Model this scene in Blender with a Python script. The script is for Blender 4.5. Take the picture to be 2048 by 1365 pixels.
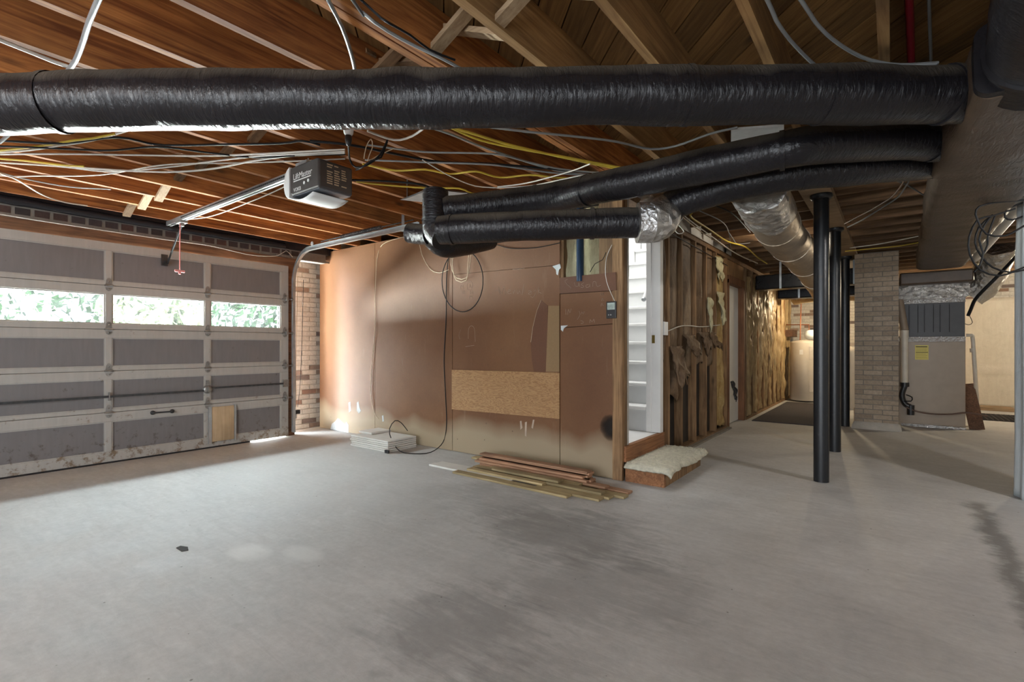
import bpy, math, random
from mathutils import Vector, Matrix, noise
random.seed(7)
for o in list(bpy.data.objects): bpy.data.objects.remove(o)
S = bpy.context.scene
COL = S.collection
PI = math.pi
# ------------------------------------------------------------------ camera
H = 1.15; F = 998.0; TH = math.radians(37.3); HOR = 693.0
VD = Vector((-math.sin(TH), math.cos(TH), 0)); RD = Vector((math.cos(TH), math.sin(TH), 0))
cam_d = bpy.data.cameras.new('camera'); cam = bpy.data.objects.new('camera', cam_d); COL.objects.link(cam)
cam.location = (0, 0, H); cam.rotation_euler = (PI/2, 0, TH)
cam_d.sensor_width = 36; cam_d.lens = F/2048*36; cam_d.shift_y = (HOR-682.5)/2048; cam_d.clip_start = .02
S.camera = cam
# ------------------------------------------------------------------ exposure, world, sun, lamps
S.view_settings.view_transform = 'Standard'; S.view_settings.look = 'None'
S.view_settings.gamma = 1; S.view_settings.use_curve_mapping = False
S.view_settings.exposure = 0.14
w = bpy.data.worlds.new('world'); S.world = w; w.use_nodes = True
bg = w.node_tree.nodes['Background']; bg.inputs[0].default_value = (.80, .90, 1.0, 1); bg.inputs[1].default_value = 3.2
S.cycles.max_bounces = 8; S.cycles.diffuse_bounces = 5; S.cycles.transparent_max_bounces = 12
S.cycles.use_denoising = True; S.cycles.sample_clamp_indirect = 6; S.cycles.caustics_reflective = False; S.cycles.caustics_refractive = False
def lamp(name, kind, loc, energy, color=(1, 1, 1), size=.1, size_y=None, rot=(0, 0, 0)):
    d = bpy.data.lights.new(name, kind); o = bpy.data.objects.new(name, d); COL.objects.link(o)
    o.location = loc; o.rotation_euler = rot; d.energy = energy; d.color = color
    if kind == 'AREA':
        d.size = size
        if size_y: d.shape = 'RECTANGLE'; d.size_y = size_y
    elif kind in ('POINT', 'SPOT'): d.shadow_soft_size = size
    return o
sun = lamp('sun', 'SUN', (0, 0, 10), 5.0, (1, .95, .88), rot=(math.radians(14), math.radians(40), 0)); sun.data.angle = .02
lamp('rear_fill', 'AREA', (-.6, -4.35, 1.25), 215, (.95, .975, 1), 6.5, 2.2, rot=(PI/2, 0, 0))  # added area lamp filling the room from an assumed, unseen bay opening
lamp('sky_daylight', 'AREA', (-11.3, 2.0, 5.4), 8200, (.86, .94, 1), 5.0, 9, rot=(0, math.radians(-53), 0))
lamp('driveway_bounce', 'AREA', (-7.8, 2.0, -.10), 6500, (.98, 1, .98), 2.0, 8, rot=(PI, 0, 0))
lamp('low_glow_strip', 'AREA', (-10.9, 2.0, .6), 7500, (.98, 1, .98), 1.3, 9, rot=(0, math.radians(-90), 0))  # unseen strip lamp added for glare off the sunlit ground, not a kerb
lamp('heater_bulb', 'POINT', (-.95, 11.2, 2.0), 85, (1, .80, .52), .05)
lamp('hall_bulb', 'POINT', (-1.15, 6.6, 2.42), 10, (1, .88, .70), .05)
lamp('furnace_bulb', 'POINT', (2.3, 10.6, 2.3), 120, (1, .86, .64), .06)
lamp('side_bulb', 'POINT', (1.9, 4.0, 2.3), 80, (1, .97, .94), .08)
lamp('garage_bulb', 'POINT', (-2.6, -1.6, 2.2), 70, (1, .97, .93), .1)
lamp('stair_lamp', 'AREA', (-2.4, 5.3, 3.75), 42, (1, 1, 1), .6, 2.0)
# ------------------------------------------------------------------ pixel -> place helpers (photo frame 2048x1365)
def ray(px, py): return VD + RD*((px-1024)/F) + Vector((0, 0, (HOR-py)/F))
C0 = Vector((0, 0, H))
def pz(px, py, z):
    d = ray(px, py); return C0 + d*((z-H)/d.z)
def pY(px, py, y):
    d = ray(px, py); return C0 + d*(y/d.y)
def pX(px, py, x):
    d = ray(px, py); return C0 + d*(x/d.x)
def pd(px, py, dep): return C0 + ray(px, py)*dep
# ------------------------------------------------------------------ materials
def newmat(name):
    m = bpy.data.materials.new(name); m.use_nodes = True
    nt = m.node_tree; b = nt.nodes['Principled BSDF']; return m, nt, b
def N(nt, t, **kw):
    n = nt.nodes.new(t)
    for k, v in kw.items():
        if k.startswith('i_'): n.inputs[int(k[2:]) if k[2:].isdigit() else k[2:].replace('_', ' ')].default_value = v
        else: setattr(n, k, v)
    return n
def ramp(nt, fac, stops):
    r = nt.nodes.new('ShaderNodeValToRGB'); e = r.color_ramp.elements
    while len(e) < len(stops): e.new(.5)
    for el, (p, c) in zip(e, stops): el.position = p; el.color = (*c, 1) if len(c) == 3 else c
    nt.links.new(fac, r.inputs[0]); return r.outputs[0]
def g(v): return (v, v, v)
def mixc(nt, fac, a, b, mode='MIX'):
    n = nt.nodes.new('ShaderNodeMix'); n.data_type = 'RGBA'; n.blend_type = mode
    for sock, val in ((n.inputs[0], fac), (n.inputs[6], a), (n.inputs[7], b)):
        if hasattr(val, 'node'): nt.links.new(val, sock)
        else: sock.default_value = val if isinstance(val, (int, float)) else (*val, 1)
    return n.outputs[2]
def math_(nt, op, a, b=0.0):
    n = nt.nodes.new('ShaderNodeMath'); n.operation = op
    for s, v in ((n.inputs[0], a), (n.inputs[1], b)):
        if hasattr(v, 'node'): nt.links.new(v, s)
        else: s.default_value = v
    return n.outputs[0]
def coords(nt, kind='Object', scale=(1, 1, 1), rot=(0, 0, 0), rand=False):
    tc = nt.nodes.new('ShaderNodeTexCoord'); out = tc.outputs[kind]
    if rand:
        oi = nt.nodes.new('ShaderNodeObjectInfo'); v = nt.nodes.new('ShaderNodeVectorMath'); v.operation = 'ADD'
        s = math_(nt, 'MULTIPLY', oi.outputs['Random'], 37.0)
        nt.links.new(out, v.inputs[0]); nt.links.new(s, v.inputs[1]); out = v.outputs[0]
    mp = nt.nodes.new('ShaderNodeMapping'); mp.inputs['Scale'].default_value = scale; mp.inputs['Rotation'].default_value = rot
    nt.links.new(out, mp.inputs[0]); return mp.outputs[0]
def rsc(nt, vec, sc):
    mp = nt.nodes.new('ShaderNodeMapping'); mp.inputs['Scale'].default_value = sc; nt.links.new(vec, mp.inputs[0]); return mp.outputs[0]
def noi(nt, vec, scale=5, detail=4, rough=.55, dist=0):
    n = nt.nodes.new('ShaderNodeTexNoise'); n.inputs['Scale'].default_value = scale; n.inputs['Detail'].default_value = detail
    n.inputs['Roughness'].default_value = rough; n.inputs['Distortion'].default_value = dist
    nt.links.new(vec, n.inputs['Vector']); return n.outputs['Fac']
def bump(nt, b, h, strength=.3, dist=.01):
    n = nt.nodes.new('ShaderNodeBump'); n.inputs['Strength'].default_value = strength; n.inputs['Distance'].default_value = dist
    nt.links.new(h, n.inputs['Height']); nt.links.new(n.outputs[0], b.inputs['Normal'])
def plain(name, c, rough=.6, metal=0, var=.12, sc=8, bumpy=0, spec=None):
    m, nt, b = newmat(name); v = coords(nt); n = noi(nt, v, sc, 4)
    lo = tuple(x*(1-var) for x in c); hi = tuple(min(1, x*(1+var)) for x in c)
    nt.links.new(ramp(nt, n, [(.3, lo), (.7, hi)]), b.inputs['Base Color'])
    b.inputs['Roughness'].default_value = rough; b.inputs['Metallic'].default_value = metal
    if spec is not None: b.inputs['Specular IOR Level'].default_value = spec
    if bumpy: bump(nt, b, noi(nt, v, sc*6, 5), bumpy, .01)
    return m
def wood(name, c1, c2, ax=0, rough=.75, k=1.0, val=.25, knots=True):
    m, nt, b = newmat(name)
    sc = [22*k, 22*k, 22*k]; sc[ax] = 1.1*k
    v = coords(nt, 'Object', tuple(sc), rand=True)
    n1 = noi(nt, v, 1.6, 5, .6, 1.2)
    col = ramp(nt, n1, [(.34, c1), (.5, tuple((a+d)/2 for a, d in zip(c1, c2))), (.66, c2)])
    v2 = coords(nt, 'Object', (2, 2, 2), rand=True); n2 = noi(nt, v2, 1.3, 3)
    col = mixc(nt, 1.0, col, ramp(nt, n2, [(.3, g(.62)), (.7, g(1.12))]), 'MULTIPLY')
    if knots:
        sk = [5, 5, 5]; sk[ax] = 1.6
        vo = nt.nodes.new('ShaderNodeTexVoronoi'); vo.inputs['Scale'].default_value = 1.0
        nt.links.new(coords(nt, 'Object', tuple(sk), rand=True), vo.inputs['Vector'])
        col = mixc(nt, 1.0, col, ramp(nt, vo.outputs['Distance'], [(.05, g(.35)), (.13, g(1.0))]), 'MULTIPLY')
    oi = nt.nodes.new('ShaderNodeObjectInfo')
    col = mixc(nt, 1.0, col, ramp(nt, oi.outputs['Random'], [(0, g(1-val)), (1, g(1+val*.5))]), 'MULTIPLY')
    nt.links.new(col, b.inputs['Base Color']); b.inputs['Roughness'].default_value = rough
    bump(nt, b, n1, .25, .004); return m
M = {}
M['fir_red'] = wood('fir_red', (.20, .058, .012), (.55, .225, .062), 1, k=.8)
M['fir_tan'] = wood('fir_tan', (.23, .115, .040), (.44, .255, .10), 1, k=.8)
M['fir_x'] = wood('fir_x', (.14, .075, .035), (.30, .175, .085), 0, k=.8)
M['stud'] = wood('stud', (.20, .105, .045), (.42, .25, .12), 2, val=.4)
M['trim_brown'] = wood('trim_brown', (.13, .055, .025), (.27, .125, .055), 2, knots=False)
M['step_wood'] = wood('step_wood', (.22, .085, .03), (.42, .19, .08), 1)
M['brace'] = wood('brace', (.34, .22, .12), (.52, .37, .22), 0)
M['board_red'] = wood('board_red', (.36, .19, .105), (.52, .30, .18), 0, val=.2, knots=False)
M['board_olive'] = wood('board_olive', (.32, .24, .115), (.50, .39, .21), 0, val=.25, knots=False)
M['board_white'] = plain('board_white', (.62, .61, .57), .6, var=.08)
M['header'] = wood('header', (.10, .045, .022), (.24, .12, .06), 1, knots=False)
M['pet_ply'] = wood('pet_ply', (.50, .37, .22), (.62, .48, .31), 2, k=.5, val=0)
M['duct_wrap'] = None
def duct_wrap(name, c, dust, rough=.33, uvs=(26, 5)):
    m, nt, b = newmat(name)
    v = coords(nt, 'UV', (uvs[0], uvs[1], 1), rot=(0, 0, .12)); n1 = noi(nt, v, 2.2, 5, .6, .6)
    v2 = coords(nt, 'Object', (1, 1, 1)); n2 = noi(nt, v2, 5, 4)
    geo = nt.nodes.new('ShaderNodeNewGeometry'); sep = nt.nodes.new('ShaderNodeSeparateXYZ'); nt.links.new(geo.outputs['Normal'], sep.inputs[0])
    up = math_(nt, 'ADD', sep.outputs[2], math_(nt, 'MULTIPLY', math_(nt, 'SUBTRACT', n2, .5), .7))
    fac = ramp(nt, up, [(.25, g(0)), (.75, g(.9))])
    base = mixc(nt, 1.0, c, ramp(nt, n2, [(.3, g(.75)), (.7, g(1.2))]), 'MULTIPLY')
    nt.links.new(mixc(nt, fac, base, dust), b.inputs['Base Color'])
    nt.links.new(ramp(nt, fac, [(0, g(rough)), (.8, g(.85))]), b.inputs['Roughness'])
    b.inputs['Specular IOR Level'].default_value = .38; bump(nt, b, n1, .65, .013); return m
M['duct_wrap'] = duct_wrap('duct_wrap', (.011, .010, .012), (.085, .07, .052), .27)
M['trunk_wrap'] = duct_wrap('trunk_wrap', (.085, .056, .036), (.11, .085, .06), .40, (6, 60))
def foil(name, c=(.62, .60, .57), rough=.28, sc=14, st=.9):
    m, nt, b = newmat(name); v = coords(nt); n = noi(nt, v, sc, 6, .65, 1.5)
    vo = nt.nodes.new('ShaderNodeTexVoronoi'); vo.inputs['Scale'].default_value = sc*1.3; nt.links.new(v, vo.inputs['Vector'])
    nt.links.new(ramp(nt, n, [(.3, tuple(x*.75 for x in c)), (.7, c)]), b.inputs['Base Color'])
    b.inputs['Metallic'].default_value = .9; b.inputs['Roughness'].default_value = rough
    bump(nt, b, math_(nt, 'ADD', n, vo.outputs['Distance']), st, .02); return m
M['foil'] = foil('foil'); M['flex'] = foil('flex', (.50, .42, .33), .42, 5, .45); M['foil_tape'] = foil('foil_tape', (.8, .8, .8), .2, 30, .6)
M['galv'] = plain('galv', (.50, .53, .55), .38, .75, .15, 12)
M['steel_dark'] = plain('steel_dark', (.07, .075, .08), .45, .6, .3, 20)
M['zinc'] = plain('zinc', (.30, .30, .29), .45, .7, .25, 20)
def blackpost():
    m, nt, b = newmat('post_paint'); v = coords(nt); n = noi(nt, v, 38, 5, .7); n2 = noi(nt, v, 7, 4)
    col = ramp(nt, n, [(.60, (.012, .014, .017)), (.74, (.06, .06, .06)), (.80, (.22, .21, .19))])
    nt.links.new(mixc(nt, ramp(nt, n2, [(.62, g(0)), (.72, g(.6))]), col, (.055, .035, .02)), b.inputs['Base Color'])
    b.inputs['Roughness'].default_value = .34; bump(nt, b, n, .25, .004); return m
M['post'] = blackpost()
M['door_rail'] = None
def doorpaint(name, c, dirt):
    m, nt, b = newmat(name); v = coords(nt); n = noi(nt, v, 14, 6, .7); n2 = noi(nt, coords(nt, 'Object', (1, 1, .15)), 30, 3)
    sep = nt.nodes.new('ShaderNodeSeparateXYZ'); nt.links.new(coords(nt), sep.inputs[0])
    zz = ramp(nt, sep.outputs[2], [(0, g(.16)), (.35, g(.05)), (.9, g(0))])
    spots = ramp(nt, math_(nt, 'SUBTRACT', n, zz), [(.24, g(1)), (.36, g(0))])
    col = ramp(nt, n2, [(.3, tuple(x*.9 for x in c)), (.7, c)])
    nt.links.new(mixc(nt, spots, col, dirt), b.inputs['Base Color']); b.inputs['Roughness'].default_value = .6; return m
M['door_rail'] = doorpaint('door_rail', (.42, .415, .39), (.20, .15, .10))
M['door_panel'] = doorpaint('door_panel', (.19, .185, .19), (.10, .085, .075))
def pane():
    m, nt, b = newmat('window_glass'); out = nt.nodes['Material Output']; v = coords(nt); n = noi(nt, v, 9, 5, .65)
    tr = nt.nodes.new('ShaderNodeBsdfTransparent'); tr.inputs[0].default_value = (.95, .98, .97, 1)
    tl = nt.nodes.new('ShaderNodeBsdfTranslucent'); tl.inputs[0].default_value = (.85, .95, .93, 1)
    gl = nt.nodes.new('ShaderNodeBsdfGlossy'); gl.inputs['Roughness'].default_value = .05
    mx = nt.nodes.new('ShaderNodeMixShader'); mx2 = nt.nodes.new('ShaderNodeMixShader'); mx2.inputs[0].default_value = .05
    nt.links.new(ramp(nt, n, [(.3, g(.001)), (.75, g(.007))]), mx.inputs[0]); nt.links.new(tr.outputs[0], mx.inputs[1]); nt.links.new(tl.outputs[0], mx.inputs[2])
    nt.links.new(mx.outputs[0], mx2.inputs[1]); nt.links.new(gl.outputs[0], mx2.inputs[2]); nt.links.new(mx2.outputs[0], out.inputs[0]); return m
M['pane'] = pane()
def floor_mat():
    m, nt, b = newmat('concrete_floor'); v = coords(nt)
    big = noi(nt, v, .55, 5, .6, .4); mid = noi(nt, v, 2.2, 6, .65); fine = noi(nt, v, 26, 6, .7)
    swirl = noi(nt, coords(nt, 'Object', (1, 5, 1), rot=(0, 0, .7)), 3.0, 5, .65, 1.0)
    col = ramp(nt, mid, [(.25, (.40, .40, .395)), (.5, (.49, .49, .48)), (.75, (.56, .56, .55))])
    col = mixc(nt, .32, col, ramp(nt, swirl, [(.3, g(.72)), (.65, g(1.12))]), 'MULTIPLY')
    col = mixc(nt, .5, col, ramp(nt, fine, [(.3, g(.80)), (.7, g(1.14))]), 'MULTIPLY')
    # oil-dark worn zone in front of the boards
    sep = nt.nodes.new('ShaderNodeSeparateXYZ'); nt.links.new(v, sep.inputs[0])
    def blob(cx, cy, rx, ry, amt, wob=.9):
        dx = math_(nt, 'DIVIDE', math_(nt, 'SUBTRACT', sep.outputs[0], cx), rx); dy = math_(nt, 'DIVIDE', math_(nt, 'SUBTRACT', sep.outputs[1], cy), ry)
        r = math_(nt, 'ADD', math_(nt, 'MULTIPLY', dx, dx), math_(nt, 'MULTIPLY', dy, dy))
        r = math_(nt, 'ADD', r, math_(nt, 'MULTIPLY', math_(nt, 'SUBTRACT', mid, .5), 2.6*wob)); r = math_(nt, 'ADD', r, math_(nt, 'MULTIPLY', math_(nt, 'SUBTRACT', swirl, .5), 2.0*wob))
        return ramp(nt, r, [(.2, g(amt)), (1.0, g(0))])
    for cx, cy, rx, ry, amt in ((-1.6, 2.65, .7, .5, .50), (-1.42, 1.5, .38, .38, .5), (-1.1, 2.2, .5, .5, .32), (-2.3, 2.9, .9, .4, .25), (-.85, 1.3, .4, .4, .28)):
        col = mixc(nt, blob(cx, cy, rx, ry, amt), col, (.19, .187, .18))
    for cx, cy, rx, ry, amt in ((-2.86, 1.33, .17, .11, .75), (-2.6, 1.5, .16, .09, .5), (-3.9, 2.6, 1.3, .9, .25)):
        col = mixc(nt, blob(cx, cy, rx, ry, amt, .6), col, (.66, .66, .64))
    # dark ragged seam and grey patch beside the plastic sheet
    sx = math_(nt, 'SUBTRACT', sep.outputs[0], math_(nt, 'ADD', .5, math_(nt, 'MULTIPLY', math_(nt, 'SUBTRACT', mid, .5), .3)))
    yl = math_(nt, 'SUBTRACT', 5.05, sep.outputs[1])
    line = math_(nt, 'ABSOLUTE', math_(nt, 'ADD', sx, math_(nt, 'MULTIPLY', math_(nt, 'SUBTRACT', fine, .5), .12)))
    lf = math_(nt, 'MULTIPLY', ramp(nt, line, [(.02, g(.75)), (.09, g(0))]), ramp(nt, yl, [(0, g(0)), (.12, g(1))]))
    col = mixc(nt, lf, col, (.13, .125, .115))
    pf = math_(nt, 'MULTIPLY', ramp(nt, sx, [(.0, g(0)), (.06, g(.5))]), ramp(nt, yl, [(0, g(0)), (.1, g(1))]))
    col = mixc(nt, pf, col, (.47, .47, .46))
    # specks of grit
    vo = nt.nodes.new('ShaderNodeTexVoronoi'); vo.inputs['Scale'].default_value = 9; nt.links.new(v, vo.inputs['Vector'])
    col = mixc(nt, ramp(nt, math_(nt, 'ADD', vo.outputs['Distance'], math_(nt, 'MULTIPLY', mid, .12)), [(.085, g(.8)), (.11, g(0))]), col, (.12, .11, .09))
    nt.links.new(col, b.inputs['Base Color'])
    nt.links.new(ramp(nt, mid, [(.3, g(.55)), (.7, g(.8))]), b.inputs['Roughness'])
    bump(nt, b, math_(nt, 'ADD', fine, swirl), .16, .006); return m
M['floor'] = floor_mat()
def hardboard(name, c1, c2, stain=True, rand=True):
    m, nt, b = newmat(name); v = coords(nt, rand=False); n = noi(nt, v, 1.1, 5, .6); f = noi(nt, v, 60, 4, .7); st = noi(nt, coords(nt, 'Object', (5, 5, .7)), 1.6, 5, .7)
    col = ramp(nt, n, [(.3, c1), (.7, c2)])
    col = mixc(nt, .5, col, ramp(nt, f, [(.3, g(.85)), (.7, g(1.1))]), 'MULTIPLY')
    col = mixc(nt, ramp(nt, st, [(.62, g(0)), (.75, g(.3))]), col, (.34, .24, .16))
    if stain:
        sep = nt.nodes.new('ShaderNodeSeparateXYZ'); nt.links.new(v, sep.inputs[0])
        wv = noi(nt, coords(nt, 'Object', (1, 1, 0)), 1.3, 2)
        zz = math_(nt, 'ADD', sep.outputs[2], math_(nt, 'ADD', math_(nt, 'MULTIPLY', math_(nt, 'SUBTRACT', wv, .5), -.55), math_(nt, 'MULTIPLY', math_(nt, 'SUBTRACT', n, .5), .12)))
        col = mixc(nt, ramp(nt, zz, [(.20, g(.85)), (.38, g(0))]), col, (.36, .29, .195))
        # scuffed soil and nail specks
        vo = nt.nodes.new('ShaderNodeTexVoronoi'); vo.inputs['Scale'].default_value = 7; nt.links.new(v, vo.inputs['Vector'])
        col = mixc(nt, ramp(nt, vo.outputs['Distance'], [(.03, g(.8)), (.06, g(0))]), col, (.10, .06, .04))
    nt.links.new(col, b.inputs['Base Color']); b.inputs['Roughness'].default_value = .55; b.inputs['Specular IOR Level'].default_value = .35
    bump(nt, b, f, .08, .003); return m
M['hardboard'] = hardboard('hardboard', (.128, .054, .022), (.186, .090, .040))
M['hardboard_dark'] = hardboard('hardboard_dark', (.10, .042, .022), (.14, .062, .032), False)
M['hardboard_tan'] = hardboard('hardboard_tan', (.22, .14, .068), (.25, .16, .075), False)
def plywood():
    m, nt, b = newmat('plywood_face'); v = coords(nt, 'Object', (1.6, 1, 7)); n0 = noi(nt, v, 1.5, 4, .6, .5)
    wv = math_(nt, 'FRACT', math_(nt, 'MULTIPLY', n0, 15.0))
    col = ramp(nt, wv, [(.0, (.34, .18, .07)), (.35, (.42, .25, .11)), (.8, (.20, .085, .03))])
    col = mixc(nt, .45, col, (.37, .22, .10)); nt.links.new(col, b.inputs['Base Color']); b.inputs['Roughness'].default_value = .7; return m
M['plywood'] = plywood()
def brick(name, stops, rough=.85):
    m, nt, b = newmat(name); geo = nt.nodes.new('ShaderNodeNewGeometry'); v = coords(nt); n = noi(nt, v, 30, 5, .7)
    col = ramp(nt, geo.outputs['Random Per Island'], stops)
    nt.nodes[-1].color_ramp.interpolation = 'LINEAR'
    nt.links.new(mixc(nt, .8, col, ramp(nt, n, [(.3, g(.7)), (.7, g(1.15))]), 'MULTIPLY'), b.inputs['Base Color'])
    b.inputs['Roughness'].default_value = rough; bump(nt, b, n, .5, .006); return m
M['brick_white'] = brick('brick_white', [(0, (.62, .59, .53)), (.80, (.54, .50, .44)), (.85, (.20, .10, .07)), (.9, (.32, .22, .16)), (1, (.12, .10, .10))])
M['brick_tan'] = brick('brick_tan', [(0, (.33, .265, .195)), (.5, (.42, .335, .25)), (1, (.28, .22, .165))])
M['brick_dark'] = brick('brick_dark', [(0, (.035, .028, .026)), (.5, (.09, .045, .035)), (1, (.05, .04, .04))])
M['mortar'] = plain('mortar', (.42, .39, .34), .9, bumpy=.4)
M['mortar_dark'] = plain('mortar_dark', (.20, .18, .155), .9, bumpy=.4)
M['black_flash'] = plain('black_flash', (.012, .013, .018), .4)
M['white_paint'] = plain('white_paint', (.80, .80, .79), .5, var=.03)
M['white_tread'] = plain('white_tread', (.66, .67, .67), .5, var=.06, sc=3)
M['drywall'] = plain('drywall', (.80, .80, .78), .8, var=.03)
M['gray_jamb'] = plain('gray_jamb', (.42, .40, .37), .7, var=.2, sc=14)
def kraft(name, c1, c2, rough=.6, cob=.6):
    m, nt, b = newmat(name); v = coords(nt); n = noi(nt, v, 7, 6, .65, .8); n2 = noi(nt, coords(nt, 'Object', (5, 5, .8)), 5, 5, .7, .5)
    nt.links.new(ramp(nt, math_(nt, 'MULTIPLY', math_(nt, 'ADD', n, n2), .5), [(.36, c1), (.62, c2)]), b.inputs['Base Color'])
    b.inputs['Roughness'].default_value = rough; bump(nt, b, math_(nt, 'ADD', n, n2), cob, .03); return m
M['kraft'] = kraft('kraft', (.085, .048, .024), (.20, .125, .068))
M['kraft_light'] = kraft('kraft_light', (.25, .17, .08), (.46, .335, .175), .38, .35)
M['fibre'] = kraft('fibre', (.36, .22, .07), (.60, .44, .20), .95, 1.0)
M['fibre_pale'] = kraft('fibre_pale', (.42, .38, .22), (.62, .58, .38), .95, .8)
M['dark_cavity'] = plain('dark_cavity', (.022, .018, .015), .9)
M['back_sheath'] = plain('back_sheath', (.03, .022, .016), .9, var=.3)
M['vapor'] = kraft('vapor', (.58, .51, .41), (.66, .59, .48), .5, .25)
M['poly'] = kraft('poly', (.62, .70, .74), (.74, .80, .83), .35, .2)
M['pvc'] = plain('pvc', (.66, .60, .50), .4, var=.06)
M['white_plastic'] = plain('white_plastic', (.78, .80, .80), .4, var=.03)
M['black_plastic'] = plain('black_plastic', (.018, .018, .02), .35)
M['unit_gray'] = plain('unit_gray', (.085, .08, .08), .42, .3)
M['unit_pan'] = plain('unit_pan', (.15, .17, .20), .35, .3, .3, 14)
M['tank'] = plain('tank', (.50, .455, .39), .4, var=.05)
M['tank_panel'] = plain('tank_panel', (.50, .46, .41), .45)
M['furnace_tan'] = plain('furnace_tan', (.30, .235, .175), .45, .1, .06)
M['furnace_gray'] = plain('furnace_gray', (.040, .040, .042), .45, .2, .1)
M['yellow_label'] = plain('yellow_label', (.72, .60, .16), .6, var=.04)
M['ink'] = plain('ink', (.03, .03, .03), .7)
M['chalk'] = plain('chalk', (.42, .325, .25), .95, var=.2)
M['paper_white'] = plain('paper_white', (.76, .77, .76), .8)
M['torn_white'] = plain('torn_white', (.50, .54, .55), .85, var=.12, sc=20)
M['red_pipe'] = plain('red_pipe', (.30, .012, .03), .35)
M['blue_pipe'] = plain('blue_pipe', (.012, .035, .075), .25)
M['pink'] = plain('pink', (.75, .30, .30), .5)
M['brass'] = plain('brass', (.50, .36, .10), .3, .9)
M['rug'] = plain('rug', (.060, .055, .062), .95, var=.3, sc=60, bumpy=.6)
M['rug_dark'] = plain('rug_dark', (.045, .042, .04), .9)
M['carpet'] = plain('carpet', (.56, .54, .44), .95, var=.2, sc=30)
M['w_white'] = plain('w_white', (.66, .63, .57), .45); M['w_yellow'] = plain('w_yellow', (.62, .46, .06), .45)
M['w_black'] = plain('w_black', (.010, .010, .011), .5, spec=.2); M['w_gray'] = plain('w_gray', (.26, .27, .27), .45); M['w_cream'] = plain('w_cream', (.58, .47, .32), .5)
M['w_brown'] = plain('w_brown', (.10, .05, .03), .4); M['copper'] = plain('copper', (.35, .13, .06), .4, .7)
M['screen'] = plain('screen', (.40, .48, .44), .2, var=.3, sc=50)
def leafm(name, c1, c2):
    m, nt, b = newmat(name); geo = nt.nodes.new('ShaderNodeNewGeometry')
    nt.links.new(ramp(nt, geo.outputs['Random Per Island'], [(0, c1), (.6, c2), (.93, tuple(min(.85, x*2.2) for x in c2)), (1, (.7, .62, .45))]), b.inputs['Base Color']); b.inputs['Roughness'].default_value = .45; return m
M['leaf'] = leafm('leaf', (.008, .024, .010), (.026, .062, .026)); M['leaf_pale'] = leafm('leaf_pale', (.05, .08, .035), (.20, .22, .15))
M['drive'] = plain('drive', (.48, .46, .42), .85, bumpy=.3)
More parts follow.
